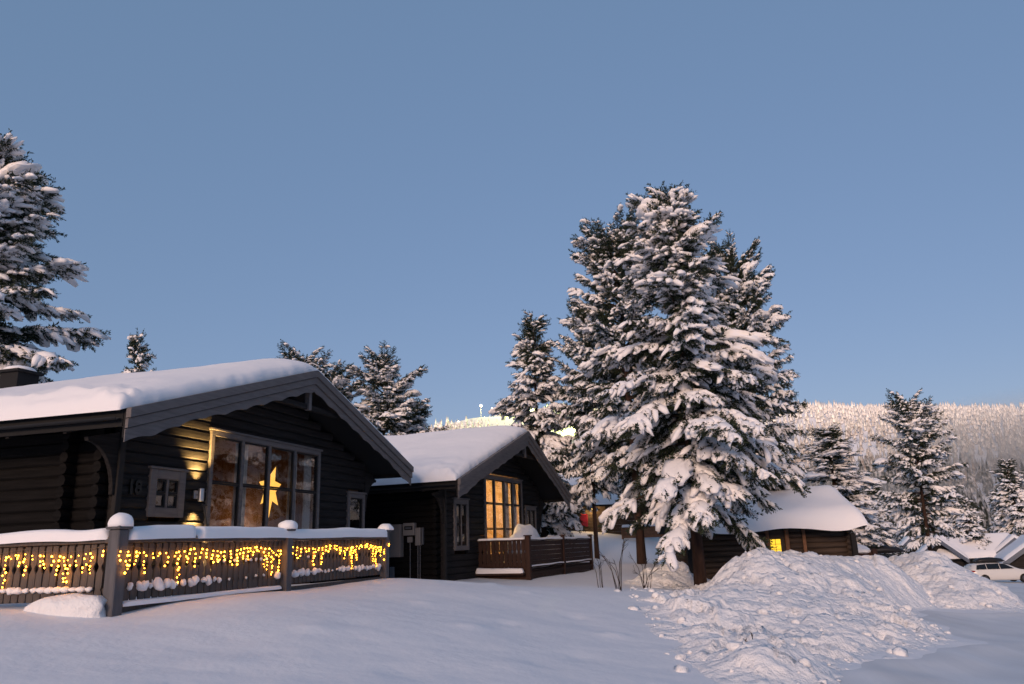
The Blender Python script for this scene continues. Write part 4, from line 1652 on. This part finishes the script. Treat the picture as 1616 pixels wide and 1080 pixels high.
string_lights('string lights glowing along the front railing', [(lambda t: (t + .12, -.045), 3.5, 0), (lambda t: (3.84 + t, -.045), FL - 3.78, 0)], 5)
string_lights('string lights glowing along the left return of the railing', [(lambda t: (left_dir[0] * (t + .14) - .045, left_dir[1] * (t + .14)), 2.6, 0)], 6)
# a few bulbs wrapped round the corner and end posts
string_lights('string lights wound round the corner and end posts', [(lambda t: (-.12 + t, -.15), .24, 0), (lambda t: (FL - .06 + t, -.12), .15, 0)], 8)

# ------------------------------------------------------------------ brown terrace of the second cabin
FC2 = (0.31, 26.49)
A2 = R(90 - 22.0)
bt = empty('terrace', (FC2[0], FC2[1], 0), A2, 'brown wooden terrace with cut-out balustrade in front of the smaller cabin', 'terrace')
# local x along the gable (away), local y towards the cabin wall
SL = 1.86
BSL = slat_mesh('slat', M_BROWN, w=.15, z0=.80, z1=1.66, th=.025)
nsl = 11
for i in range(nsl):
    s = link('slat', BSL, bt)
    s.location = (0, .10 + (SL - .12) * (i + .5) / nsl, 0)
    s.rotation_euler = (0, 0, math.pi / 2)
MB().cbox(-.06, .06, .06, SL, 1.66, 1.71).build('top_rail', M_BROWN, bt)
MB().cbox(-.02, .05, .06, SL, .70, .80).build('lower_rail', M_BROWN, bt)
MB().cbox(-.03, .03, .06, SL, .15, .62).build('plinth_board', M_BROWN, bt)
snow_strip(bt, (-.16, SL), (-.16, .12), .63, .26, .16, 31, 'ledge_snow')
MB().cbox(-.30, -.03, .08, SL, .56, .625).build('ledge', M_BROWN, bt)
for t, w in ((0, .17), (3.65, .13), (7.25, .13)):
    p = post(bt, t, 0, w, .1, 1.80, 0, M_BROWN)
for (t0, t1) in ((.09, 3.58), (3.72, 7.18)):
    for q, (z0, z1) in enumerate(((1.50, 1.66), (1.335, 1.495), (1.17, 1.33), (1.005, 1.165), (.84, 1.0), (.44, .58), (.27, .435))):
        MB().cbox(t0, t1, -.012 - .002 * (q % 2), .02, z0, z1, .006).build('board', M_BROWN, bt)
    MB().cbox(t0, t1, -.05, .05, 1.665, 1.705, .006).build('top_rail', M_BROWN, bt)
    MB().cbox(t0, t1, -.05, .03, .77, .835, .006).build('lower_rail', M_BROWN, bt)
    MB().cbox(t0, t1, -.05, .03, .585, .64, .006).build('lower_rail', M_BROWN, bt)
    snow_strip(bt, (t0 + .05, -.05), (t1 - .05, -.05), .838, .05, .03, 33, 'rail_snow')
    snow_strip(bt, (t0 + .05, 0), (t1 - .05, 0), 1.706, .12, .05, 34, 'rail_snow')
snow_strip(bt, (0, SL), (0, .12), 1.712, .12, .06, 35, 'rail_snow')
MB().prism([(.05, .05), (7.2, .05), (7.2, SL + .2), (.05, SL + .2)], 'z', .60, .72).build('deck_floor', M_BROWN, bt)
# snow heaped on the deck behind the balustrade
V, F = ICO3
nz = 1 + .45 * fbm(V, 1.3, 57, 4)
dh = link('deck_snow', npmesh('deck_snow', np.c_[V[:, 0] * 1.75 * nz + 2.0, V[:, 1] * .68 * nz + .86, .74 + np.maximum(V[:, 2], -.02) * 1.42 * nz], F, M_SNOWR), bt)
V2 = np.c_[V[:, 0] * 1.7 * nz + 5.3, V[:, 1] * .7 * nz + .9, .74 + np.maximum(V[:, 2], -.02) * 1.05 * nz]
link('deck_snow', npmesh('deck_snow', V2, F, M_SNOWR), bt)

# ------------------------------------------------------------------ small log cabin on the right
rc = empty('small_log_cabin', (6.35, 30.0, 0), R(-6.5), 'small brown log cabin with a yellow lit door, behind the ploughed bank', 'cabin')
RW, RD = 5.95, 5.6
zb, zt = -.75, 1.80
lr = .115
row = 0
while zb + row * .2 < zt:
    z = zb + row * .2 + .1
    for (a, b) in ((0, 3.0), (3.78, 4.35), (4.42, RW)):
        lm = MB()
        lm.tube([(a, 0, z), ((a + b) / 2, rng.uniform(-.006, .006), z), (b, 0, z)], [lr, lr * rng.uniform(.96, 1.02), lr], 8)
        lm.build('log', M_LOG, rc, True)
    for x in (0.0, RW):
        lm = MB()
        lm.tube([(x, -.18, z + .1), (x, RD, z + .1)], lr, 8)
        lm.build('log', M_LOG, rc, True)
    row += 1
MB().cbox(4.28, 4.40, -.15, -.02, zb, zt, .01).build('upright', M_TAN, rc)
MB().cbox(3.66, 3.80, -.13, .02, zb, zt, .01).build('door_jamb', M_TAN, rc)
MB().cbox(2.96, 3.08, -.13, .02, zb, zt, .01).build('door_jamb', M_TAN, rc)
MB().cbox(5.78, 5.96, -.95, -.78, -.9, 1.55, .01).build('porch_post', M_BLACK, rc)
MB().cbox(-.05, .12, -.95, -.80, -.9, 1.45, .01).build('porch_post', M_BLACK, rc)
dr = MB().cbox(3.08, 3.66, -.04, .02, zb, zt - .05, .01).build('door', M_LOG, rc)
for i in range(2):
    for j in range(3):
        MB().box(3.12 + i * .195, 3.295 + i * .195, -.055, -.045, .88 + j * .185, 1.05 + j * .185).build('pane', M_LITWIN, dr)
# roof: front slope seen, ridge 2.9 m behind the eave
ye, yr, ze, zr_ = -.95, 2.8, 1.86, 3.15
rm = MB()
rm.prism([(ye, ze - .1), (ye, ze), (yr, zr_), (2 * yr - ye, ze), (2 * yr - ye, ze - .1), (yr, zr_ - .1)], 'x', -.55, RW + .42)
rm.build('roof', M_BLACK, rc)
nx_, ny_ = 80, 60
X, Y = np.meshgrid(np.linspace(-.62, RW + .50, nx_), np.linspace(ye - .10, 2 * yr - ye + .1, ny_), indexing='ij')
P = np.c_[X.ravel(), Y.ravel()]
zr0 = np.where(P[:, 1] < yr, ze + (zr_ - ze) * (P[:, 1] - ye) / (yr - ye), ze + (zr_ - ze) * (2 * yr - ye - P[:, 1]) / (yr - ye))
zr0 -= .25 * np.clip(1 - np.abs(P[:, 1] - yr) / .9, 0, 1) ** 2
du = np.minimum(P[:, 0] + .62, RW + .50 - P[:, 0])
dv = np.minimum(P[:, 1] - ye + .10, 2 * yr - ye + .1 - P[:, 1])
ee = np.sqrt(np.clip(1 - (1 - np.clip(du / .42, 0, 1)) ** 2, 0, 1)) * np.sqrt(np.clip(1 - (1 - np.clip(dv / .55, 0, 1)) ** 2, 0, 1))
n1 = fbm(P, .5, 91, 3)
T = .46 * (1 + .35 * n1) * ee
# snow curls over the front eave in a sagging lip
sag = np.exp(-((P[:, 1] - ye) / .35) ** 2) * (.10 + .14 * fbm(np.c_[P[:, 0], P[:, 0] * 0], .55, 93, 2)) * smoothstep(0, .8, du)
Z = zr0 + .02 + T - sag * 1.0
top_ = np.c_[P[:, 0], P[:, 1] - sag * .35, Z]
low_ = np.c_[P[:, 0], P[:, 1] - sag * .35, np.minimum(Z - .03, zr0 - sag * 1.1 - .0)]
idx = np.arange(nx_ * ny_).reshape(nx_, ny_)
loop = np.concatenate([idx[:, 0], idx[-1, 1:], idx[::-1, -1][1:], idx[0, ::-1][1:-1]])
li = np.arange(len(loop)) + len(top_)
SK = np.c_[loop, li, np.roll(li, -1), np.roll(loop, -1)]
link('roof_snow', npmesh('roof_snow', np.concatenate([top_, low_[loop]]), np.concatenate([grid_faces(nx_, ny_), SK]), M_SNOWROOF), rc)

# low brown board wall and stacked boards beside it
pb = empty('board_enclosure', (13.3, 31.2, 0), R(4), 'low brown board enclosure with snow on top, right of the log cabin', 'enclosure')
for q in range(4):
    MB().cbox(-.62, .62, -.03, .03, .18 + q * .155, .33 + q * .155, .006).build('board', M_BROWN, pb)
MB().cbox(.60, .80, -.10, .10, -.8, .92, .01).build('post', M_BROWN, pb)
MB().cbox(-.76, -.60, -.10, .10, -.8, .80, .01).build('post', M_BROWN, pb)
MB().cbox(-.60, .60, .04, .9, -.8, .78, .02).build('bin', M_BROWN, pb)
link('snow_cap', npmesh('snow_cap', np.c_[V[:, 0] * .85 * nz, V[:, 1] * .55 * nz + .4, .78 + np.maximum(V[:, 2], -.05) * .34 * nz], F, M_SNOWR), pb)
pw = empty('plank_screen', (12.75, 32.6, 0), R(3), 'tan plank screen between the log cabin and the brown enclosure', 'screen')
for q in range(5):
    MB().cbox(-.45 + q * .2, -.26 + q * .2, -.02, .02, -.8, 1.08 + rng.uniform(-.02, .02), .006).build('plank', M_TAN, pw)
MB().cbox(-.45, .54, .021, .06, .8, .9, .006).build('cross_rail', M_TAN, pw)

# ------------------------------------------------------------------ far cottage between the trunks
fcab = empty('cottage', (2.2, 46.5, .3), R(-8), 'distant brown cottage with a lit porch lamp and red sledge, seen between trunks', 'cottage')
for q in range(9):
    MB().cbox(0, 6.0, 0, .08, 1.55 + q * .2, 1.745 + q * .2, .008).build('wall_board', M_LOG, fcab)
MB().cbox(1.35, 1.47, -.05, .05, 1.5, 3.4, .008).build('door_jamb', M_BLACK, fcab)
MB().cbox(3.0, 3.12, -.05, .05, 1.5, 3.4, .008).build('door_jamb', M_BLACK, fcab)
MB().prism([(-.7, 3.3), (3.2, 5.0), (7.0, 3.3), (7.0, 3.2), (3.2, 4.88), (-.7, 3.2)], 'x', -.6, 6.6).build('roof', M_BLACK, fcab)
N_ = 40
X, Y = np.meshgrid(np.linspace(-.65, 6.65, N_), np.linspace(-.75, 7.05, N_), indexing='ij')
P = np.c_[X.ravel(), Y.ravel()]
zz = np.where(P[:, 1] < 3.2, 3.32 + 1.7 * (P[:, 1] + .7) / 3.9, 3.32 + 1.7 * (7.0 - P[:, 1]) / 3.8)
du = np.minimum(np.minimum(P[:, 0] + .65, 6.65 - P[:, 0]), np.minimum(P[:, 1] + .75, 7.05 - P[:, 1]))
zz = zz + .40 * np.sqrt(np.clip(1 - (1 - np.clip(du / .5, 0, 1)) ** 2, 0, 1)) * (1 + .2 * fbm(P, .6, 5, 2))
link('roof_snow', npmesh('roof_snow', np.c_[P, zz], grid_faces(N_, N_), M_SNOWROOF), fcab)
MB().cbox(1.7, 2.05, 1.7, 2.05, 3.9, 5.15, .02).build('chimney', M_BLACK, fcab)


def loc2w(root, p):
    return local_to_world(root, p)


def globe_lamp(name, loc, r, m, energy, col, label, soft=.1):
    t = empty(name, loc, 0, label, 'lamp')
    V_, F_ = ICO2
    link('globe', npmesh('globe', V_ * r, F_, m), t)
    MB().cbox(-r * .5, r * .5, r * .6, r * 2.2, -r * .5, r * .5, r * .1).build('bracket', M_BLACK, t)
    if energy:
        l_ = bpy.data.lights.new('lamp_light', 'POINT')
        l_.energy = energy
        l_.color = col
        l_.shadow_soft_size = soft
        lo_ = bpy.data.objects.new('lamp_light', l_)
        COL.objects.link(lo_)
        lo_.parent = t
        lo_.location = (0, -r * 3, 0)
    return t


globe_lamp('porch_lamp', loc2w(fcab, (2.15, -.16, 3.12)), .11, M_LAMPE, 45, (1, .62, .25), 'glowing porch lamp on the distant brown cottage')
sl = empty('sledge', loc2w(fcab, (1.75, -.25, gz(3.9, 46) - .02)), R(-8), 'red plastic sledge standing against the distant cottage wall', 'sledge')
MB().cbox(-.22, .22, -.03, .03, 0, .72, .03).build('tray', M_RED, sl)
MB().tube([(-.16, -.04, .68), (-.16, -.1, .74), (.16, -.1, .74), (.16, -.04, .68)], .015, 6).build('rope', M_RED, sl)
globe_lamp('porch_lamp', (1.75, 47.2, 3.05), .09, M_LAMPE, 12, (1, .62, .25), 'small lamp glimpsed beside the right corner of the smaller cabin')

lf_ = empty('log_fence', (7.0, 44, 0), R(-6), 'low tan board fence with snow on top behind the big trunks', 'fence')
for q in range(3):
    MB().cbox(-1.2, 1.2, -.03, .03, gz(7, 44) + .25 + q * .2, gz(7, 44) + .44 + q * .2, .008).build('board', M_TAN, lf_)
for x in (-1.15, 1.15):
    MB().cbox(x - .06, x + .06, -.07, .07, gz(7, 44) - .3, gz(7, 44) + .95, .01).build('post', M_TAN, lf_)
snow_strip(lf_, (-1.2, 0), (1.2, 0), gz(7, 44) + .86, .22, .14, 61, 'rail_snow')

# ------------------------------------------------------------------ far cabins by the car park


def far_cabin(loc, rz, L, D, ze, zr, label, gable_trim=True, chim=False):
    """ridge along local x, front long wall at y=0; gable trim at both ends"""
    t = empty('far_cabin', (loc[0], loc[1], loc[2]), rz, label, 'cabin', 'far cabins by the car park')
    for q in range(int((ze - .1) / .3)):
        MB().cbox(.5, L - .5, .5, .6, q * .3, q * .3 + .295, .01).build('wall_board', M_WALL, t)
    for x in (.5, L - .6):
        MB().prism([(.61, 0), (D - .5, 0), (D - .5, ze - .05), (D / 2, zr - .25), (.61, ze - .05)], 'x', x, x + .1).build('gable_wall', M_WALL, t)
    MB().prism([(0, ze - .12), (0, ze), (D / 2, zr), (D, ze), (D, ze - .12), (D / 2, zr - .14)], 'x', 0, L).build('roof', M_BLACK, t)
    for x in (-.03, L - .02):
        for s_ in (0, 1):
            a_, b_ = ((-.05, D / 2) if s_ == 0 else (D / 2, D + .05))
            za, zb_ = ((ze - .02, zr) if s_ == 0 else (zr, ze - .02))
            MB().prism([(a_, za + .03), (b_, zb_ + .03), (b_, zb_ - .38), (a_, za - .38)], 'x', x, x + .05).build('bargeboard', M_BLUETRIM, t)
    N1, N2 = 40, 30
    X, Y = np.meshgrid(np.linspace(.0, L, N1), np.linspace(-.05, D + .05, N2), indexing='ij')
    P = np.c_[X.ravel(), Y.ravel()]
    z_ = np.where(P[:, 1] < D / 2, ze + (zr - ze) * P[:, 1] / (D / 2), ze + (zr - ze) * (D - P[:, 1]) / (D / 2)) + .03
    du_ = np.minimum(np.minimum(P[:, 0], L - P[:, 0]), np.minimum(P[:, 1] + .05, D + .05 - P[:, 1]))
    z_ = z_ + .38 * np.sqrt(np.clip(1 - (1 - np.clip(du_ / .4, 0, 1)) ** 2, 0, 1)) * (1 + .15 * fbm(P, .4, 3, 2))
    link('roof_snow', npmesh('roof_snow', np.c_[P, z_], grid_faces(N1, N2), M_SNOWROOF), t)
    if chim:
        MB().cbox(L * .45, L * .45 + .5, D * .38, D * .38 + .5, ze + .8, zr + .55, .02).build('chimney', M_BLACK, t)
    return t


far_cabin((42.6, 80.0, gz(44, 78) - .25), R(-4), 8.6, 6.0, 1.75, 3.75, 'long far cabin with snowy roof behind the white car', chim=True)


def far_gable(x, y, rz, W, ze, zr, L, label):
    """small cabin whose gable end faces the viewer"""
    t = empty('far_cabin', (x, y, gz(x, y) - .3), rz, label, 'cabin', 'far cabins by the car park')
    MB().prism([(-W / 2 + .5, 0), (W / 2 - .5, 0), (W / 2 - .5, ze), (0, zr - .3), (-W / 2 + .5, ze)], 'y', .8, .9).build('gable_wall', M_WALL, t)
    for s_ in (-1, 1):
        MB().cbox(s_ * (W / 2 - .5) - .05, s_ * (W / 2 - .5) + .05, .9, L, 0, ze, .01).build('side_wall', M_WALL, t)
        MB().prism([(0, zr + .03), (s_ * W / 2, ze + .03), (s_ * W / 2, ze - .4), (0, zr - .42)], 'y', -.05, .05).build('bargeboard', M_BLUETRIM, t)
    MB().prism([(0, zr), (W / 2, ze), (W / 2, ze - .12), (0, zr - .14), (-W / 2, ze - .12), (-W / 2, ze)], 'y', .051, L).build('roof', M_BLACK, t)
    N1, N2 = 30, 30
    X, Y = np.meshgrid(np.linspace(-W / 2 - .05, W / 2 + .05, N1), np.linspace(0, L, N2), indexing='ij')
    P = np.c_[X.ravel(), Y.ravel()]
    z_ = ze + (zr - ze) * (1 - np.abs(P[:, 0]) / (W / 2)) + .03
    du_ = np.minimum(np.minimum(P[:, 0] + W / 2 + .05, W / 2 + .05 - P[:, 0]), np.minimum(P[:, 1], L - P[:, 1]))
    z_ = z_ + .36 * np.sqrt(np.clip(1 - (1 - np.clip(du_ / .4, 0, 1)) ** 2, 0, 1))
    link('roof_snow', npmesh('roof_snow', np.c_[P, z_], grid_faces(N1, N2), M_SNOWROOF), t)
    d_ = MB().cbox(-.45, .45, .74, .79, 0.1, 2.0, .01).build('door', M_BLACK, t)
    return t


far_gable(42.6, 80.2, R(-24), 4.9, 1.6, 3.75, 8, 'far gable with blue trim at the left end of the long cabin')
far_gable(42.4, 85.5, R(-24), 4.6, 1.6, 3.75, 8, 'leftmost far gable with blue trim, behind the lone pine trunk')
far_gable(49.6, 79.0, R(-26), 5.6, 1.7, 3.9, 9, 'far gable with blue trim right above the white car')
far_gable(46.9, 71.5, R(-26), 6.0, 1.6, 3.7, 9, 'far gable with blue trim cut off by the right edge')
globe_lamp('porch_lamp', (45.3, 70.6, gz(45, 70) + 1.3), .13, M_LAMPE, 30, (1, .6, .25), 'small warm lamp on the far cabin behind the car bonnet')


# ------------------------------------------------------------------ cars
def car_meshes(paint):
    # stations along x (rear -> front): x, z floor, z belt, z roof, half-width sill, half-width roof
    st_ = [(-2.34, .52, .80, .88, .70, .55), (-2.28, .36, .92, 1.02, .80, .62), (-2.15, .26, .98, 1.30, .86, .62), (-1.85, .22, .99, 1.45, .90, .62), (-1.3, .20, .99, 1.50, .91, .63), (-.6, .20, .98, 1.51, .915, .64),
           (.1, .20, .97, 1.48, .915, .63), (.55, .20, .96, 1.38, .915, .62), (.95, .20, .96, 1.16, .91, .64), (1.25, .20, .96, 1.02, .91, .68), (1.6, .20, .92, .96, .90, .68), (2.0, .24, .84, .88, .85, .62), (2.25, .30, .70, .74, .74, .52), (2.33, .42, .60, .62, .62, .45)]
    vs_, fs = [], []
    K = 12
    for (x, zf, zbelt, zr, hw, hr) in st_:
        half = [(0.0, zf), (hw * .85, zf), (hw * .98, zf + .12), (hw, (zf + zbelt) / 2), (hw * .97, zbelt), (hr + (hw * .97 - hr) * .12, zr - (zr - zbelt) * .12), (0.0, zr)]
        ring = half + [(-y, z) for y, z in half[-2:0:-1]]
        vs_ += [(x, y, z) for y, z in ring]
        K = len(ring)
    for i in range(len(st_) - 1):
        for k in range(K):
            j = (k + 1) % K
            fs.append((i * K + k, i * K + j, i * K + K + j, i * K + K + k))
    fs.append(tuple(range(K - 1, -1, -1)))
    fs.append(tuple(range((len(st_) - 1) * K, len(st_) * K)))
    body = MB()
    body.add(vs_, fs)
    out = [('body', body.mesh('car_body', paint, True), None)]
    win = {-1: [], 1: []}
    for s in (-1, 1):
        for nm, poly in (('side_window', [(-1.95, 1.04), (-1.80, 1.36), (-1.18, 1.43), (-1.18, 1.04)]), ('side_window', [(-1.12, 1.04), (-1.12, 1.435), (-.22, 1.44), (-.22, 1.04)]), ('side_window', [(-.16, 1.04), (-.16, 1.435), (.22, 1.40), (.80, 1.06)])):
            m = MB()
            v = []
            for off in (.006, -.02):
                for (x, z) in poly:
                    f = (z - .98) / .5
                    y = .888 + (.655 - .888) * f
                    v.append((x, s * (y + .028 + off), z))
            n = len(poly)
            f_ = [tuple(range(n)), tuple(range(2 * n - 1, n - 1, -1))] + [(i, (i + 1) % n, (i + 1) % n + n, i + n) for i in range(n)]
            m.add(v, f_)
            out.append((nm, m.mesh('car_window', M_GLASSD), None))
        m = MB()
        m.cbox(-2.30, -2.02, s * .80 - .06, s * .80 + .06, .84, .96, .02)
        out.append(('tail_light', m.mesh('tail_light', M_TAIL), None))
        m = MB()
        m.cbox(2.02, 2.22, s * .68 - .08, s * .68 + .08, .62, .74, .02)
        out.append(('headlight', m.mesh('headlight', M_RIM), None))
        m = MB()
        m.tube([(-1.8, s * .60, 1.49), (-1.7, s * .60, 1.55), (.1, s * .60, 1.545), (.3, s * .60, 1.48)], .018, 6)
        out.append(('roof_rail', m.mesh('roof_rail', M_PLASTIC), None))
        for x in (-1.42, 1.42):
            w = MB()
            w.tube([(x, s * .72, .33), (x, s * .76, .33), (x, s * .92, .33), (x, s * .945, .33)], [.30, .335, .335, .30], 24)
            out.append(('wheel', w.mesh('tyre', M_TYRE, True), s))
            r_ = MB()
            r_.tube([(x, s * .935, .33), (x, s * .955, .33)], [.215, .20], 10)
            out.append(('rim', r_.mesh('rim', M_RIM), 'sub'))
    m = MB()
    m.add([(.62, -.55, 1.345), (.62, .55, 1.345), (1.08, .66, 1.075), (1.08, -.66, 1.075), (.62, -.55, 1.40), (.62, .55, 1.40), (1.10, .66, 1.11), (1.10, -.66, 1.11)], [(0, 3, 2, 1), (4, 5, 6, 7), (0, 1, 5, 4), (1, 2, 6, 5), (2, 3, 7, 6), (3, 0, 4, 7)])
    out.append(('windscreen', m.mesh('windscreen', M_GLASSD), None))
    m = MB()
    m.add([(-2.24, -.55, 1.05), (-2.24, .55, 1.05), (-2.12, .52, 1.32), (-2.12, -.52, 1.32), (-2.20, -.55, 1.02), (-2.20, .55, 1.02), (-2.06, .5, 1.32), (-2.06, -.5, 1.32)], [(0, 1, 2, 3), (7, 6, 5, 4), (0, 4, 5, 1), (3, 2, 6, 7), (0, 3, 7, 4), (1, 5, 6, 2)])
    out.append(('rear_window', m.mesh('rear_window', M_GLASSD), None))
    return out


def put_car(meshes, loc, rz, label):
    t = empty('parked_car', loc, rz, label, 'car', 'parked cars')
    last = None
    for nm, me, s in meshes:
        if s == 'sub':
            link(nm, me, last)
        else:
            last = link(nm, me, t)
    return t


def roof_box(loc, rz, label):
    m = MB()
    st_ = [(-1.05, .02, .3), (-1.0, .16, .36), (-.6, .30, .40), (.2, .33, .40), (.8, .24, .36), (1.1, .06, .25)]
    vs_, fs = [], []
    for x, h, w in st_:
        ring = [(-w, 0), (-w, h * .6), (-w * .7, h), (w * .7, h), (w, h * .6), (w, 0)]
        vs_ += [(x, y, z) for y, z in ring]
    for i in range(len(st_) - 1):
        for k in range(6):
            j = (k + 1) % 6
            fs.append((i * 6 + k, i * 6 + j, i * 6 + 6 + j, i * 6 + 6 + k))
    fs += [tuple(range(5, -1, -1)), tuple(range((len(st_) - 1) * 6, len(st_) * 6))]
    m.add(vs_, fs)
    o = m.build('roof_box', M_PLASTIC, None, True)
    o.location = loc
    o.rotation_euler = (0, 0, rz)
    tag(o, label, 'roof box')


CARW, CARD = car_meshes(M_CARW), car_meshes(M_CARD)
zc = gz(37.2, 62) - .10
put_car(CARW, (37.15, 62, zc), R(-6), 'white estate car parked at the right edge of the road')
roof_box((36.6, 62.05, zc + 1.56), R(-6), 'black roof box on top of the white estate car')
zc2 = gz(18.6, 40) - .05
put_car(CARD, (19.2, 41, zc2 + .05), R(-12), 'dark car half hidden behind the snowbank, right of the log cabin')
roof_box((18.8, 41.1, zc2 + 1.61), R(-12), 'roof box on the dark car behind the snowbank')

# ------------------------------------------------------------------ floodlights on the ski slope


def floodlight(x, y, h, m, energy, col, label, r):
    z = float(mount(np.array([[x, y]]))[0])
    t = empty('floodlight', (x, y, z), 0, label, 'floodlight', 'floodlights on the ski slope')
    MB().tube([(0, 0, -1), (0, 0, h)], [.35, .22], 6).build('mast', M_GREYMETAL, t)
    V_, F_ = ICO2
    link('lamp_head', npmesh('lamp_head', V_ * r + np.array([0, -1, h]), F_, m), t)
    l_ = bpy.data.lights.new('flood', 'POINT')
    l_.energy = energy
    l_.color = col
    l_.shadow_soft_size = 1.2
    lo_ = bpy.data.objects.new('flood', l_)
    COL.objects.link(lo_)
    lo_.parent = t
    lo_.location = (0, -4, h + 1)


FE = 2.4e5
floodlight(-107, 1090, 15, M_FLOODW, FE, (.85, 1, .28), 'white floodlight at the left side of the lit ski slope', 2.0)
floodlight(-84, 1135, 16, M_FLOODW, FE * .5, (.85, 1, .28), 'small faint floodlight above the top of the ski slope', .8)
floodlight(-48, 1085, 22, M_FLOODO, FE, (1, .9, .32), 'orange floodlight on a mast right of the lit ski slope', 1.8)
floodlight(-32, 1090, 18, M_FLOODO, FE * .6, (1, .85, .35), 'second orange floodlight, nearest to the snowy spruce', 1.3)
floodlight(20, 900, 20, M_FLOODW, FE * 1.2, (.85, 1, .28), 'floodlight on the lower ski slope hidden among tree branches', 1.4)
floodlight(75, 760, 20, M_FLOODW, FE * 1.2, (.85, 1, .28), 'lowest floodlight on the ski slope behind the big trees', 1.4)

# ------------------------------------------------------------------ loose snow clods on the ploughed banks
def clods(hp, n, seed, name, label):
    P, z, sdv, xs, ys = hp
    g = np.random.default_rng(seed)
    cand = np.where((sdv > -0.1) & (sdv < 6))[0]
    w = 0.25 + np.exp(-np.clip(sdv[cand], 0, None) / 0.8)
    pick = g.choice(cand, n, p=w / w.sum())
    Vs, Fs, o = [], [], 0
    vars_ = [ICO1[0] * (1 + .6 * fbm(ICO1[0], 2.2, 900 + i, 1)[:, None]) for i in range(8)]
    for i, q in enumerate(pick):
        r = 0.018 + 0.085 * g.uniform() ** 4.0
        V_ = vars_[i % 8] * r * np.array([g.uniform(.8, 1.4), g.uniform(.8, 1.4), g.uniform(.6, .95)])
        a = g.uniform(0, 6.28)
        V_ = np.c_[V_[:, 0] * math.cos(a) - V_[:, 1] * math.sin(a), V_[:, 0] * math.sin(a) + V_[:, 1] * math.cos(a), V_[:, 2]]
        Vs.append(V_ + np.array([P[q, 0], P[q, 1], z[q] + r * .25]))
        Fs.append(ICO1[1] + o)
        o += len(V_)
    c = link(name, npmesh(name, np.concatenate(Vs), np.concatenate(Fs), M_SNOWR, smooth=False))
    tag(c, label, 'snow clods', kind='stuff')


clods(b1, 420, 1, 'snow_clods', 'loose lumps of ploughed snow scattered over the wide near bank')
clods(b2, 130, 2, 'snow_clods', 'loose lumps of ploughed snow scattered over the smaller bank')

# ------------------------------------------------------------------ bank of mist at the foot of the mountain
mm = bpy.data.materials.new('valley_mist')
mm.use_nodes = True
nt = mm.node_tree
nt.nodes.clear()
mo = nt.nodes.new('ShaderNodeOutputMaterial')
pv = nt.nodes.new('ShaderNodeVolumePrincipled')
pv.inputs['Color'].default_value = (0.86, 0.88, 0.92, 1)
tc = nt.nodes.new('ShaderNodeTexCoord')
ln = nt.nodes.new('ShaderNodeVectorMath')
ln.operation = 'LENGTH'
nt.links.new(tc.outputs['Object'], ln.inputs[0])
mr = nt.nodes.new('ShaderNodeMapRange')
mr.inputs['From Min'].default_value = 1.0
mr.inputs['From Max'].default_value = 0.0
mr.inputs['To Min'].default_value = 0.0
mr.inputs['To Max'].default_value = 0.0125
nt.links.new(ln.outputs['Value'], mr.inputs['Value'])
nt.links.new(mr.outputs[0], pv.inputs['Density'])
nt.links.new(pv.outputs[0], mo.inputs['Volume'])
for (c_, r_, lab) in (((292, 430, 44), (105, 120, 32), 'bank of grey mist lying at the foot of the mountain at the right edge'),
                      ((175, 400, 12), (130, 110, 22), 'thin mist in the valley behind the lone pine')):
    V_, F_ = ICO3
    me_ = npmesh('mist', V_ * 1.0, F_, mm)
    ms = link('mist', me_)
    ms.location = c_
    ms.scale = r_
    tag(ms, lab, 'mist', kind='stuff')
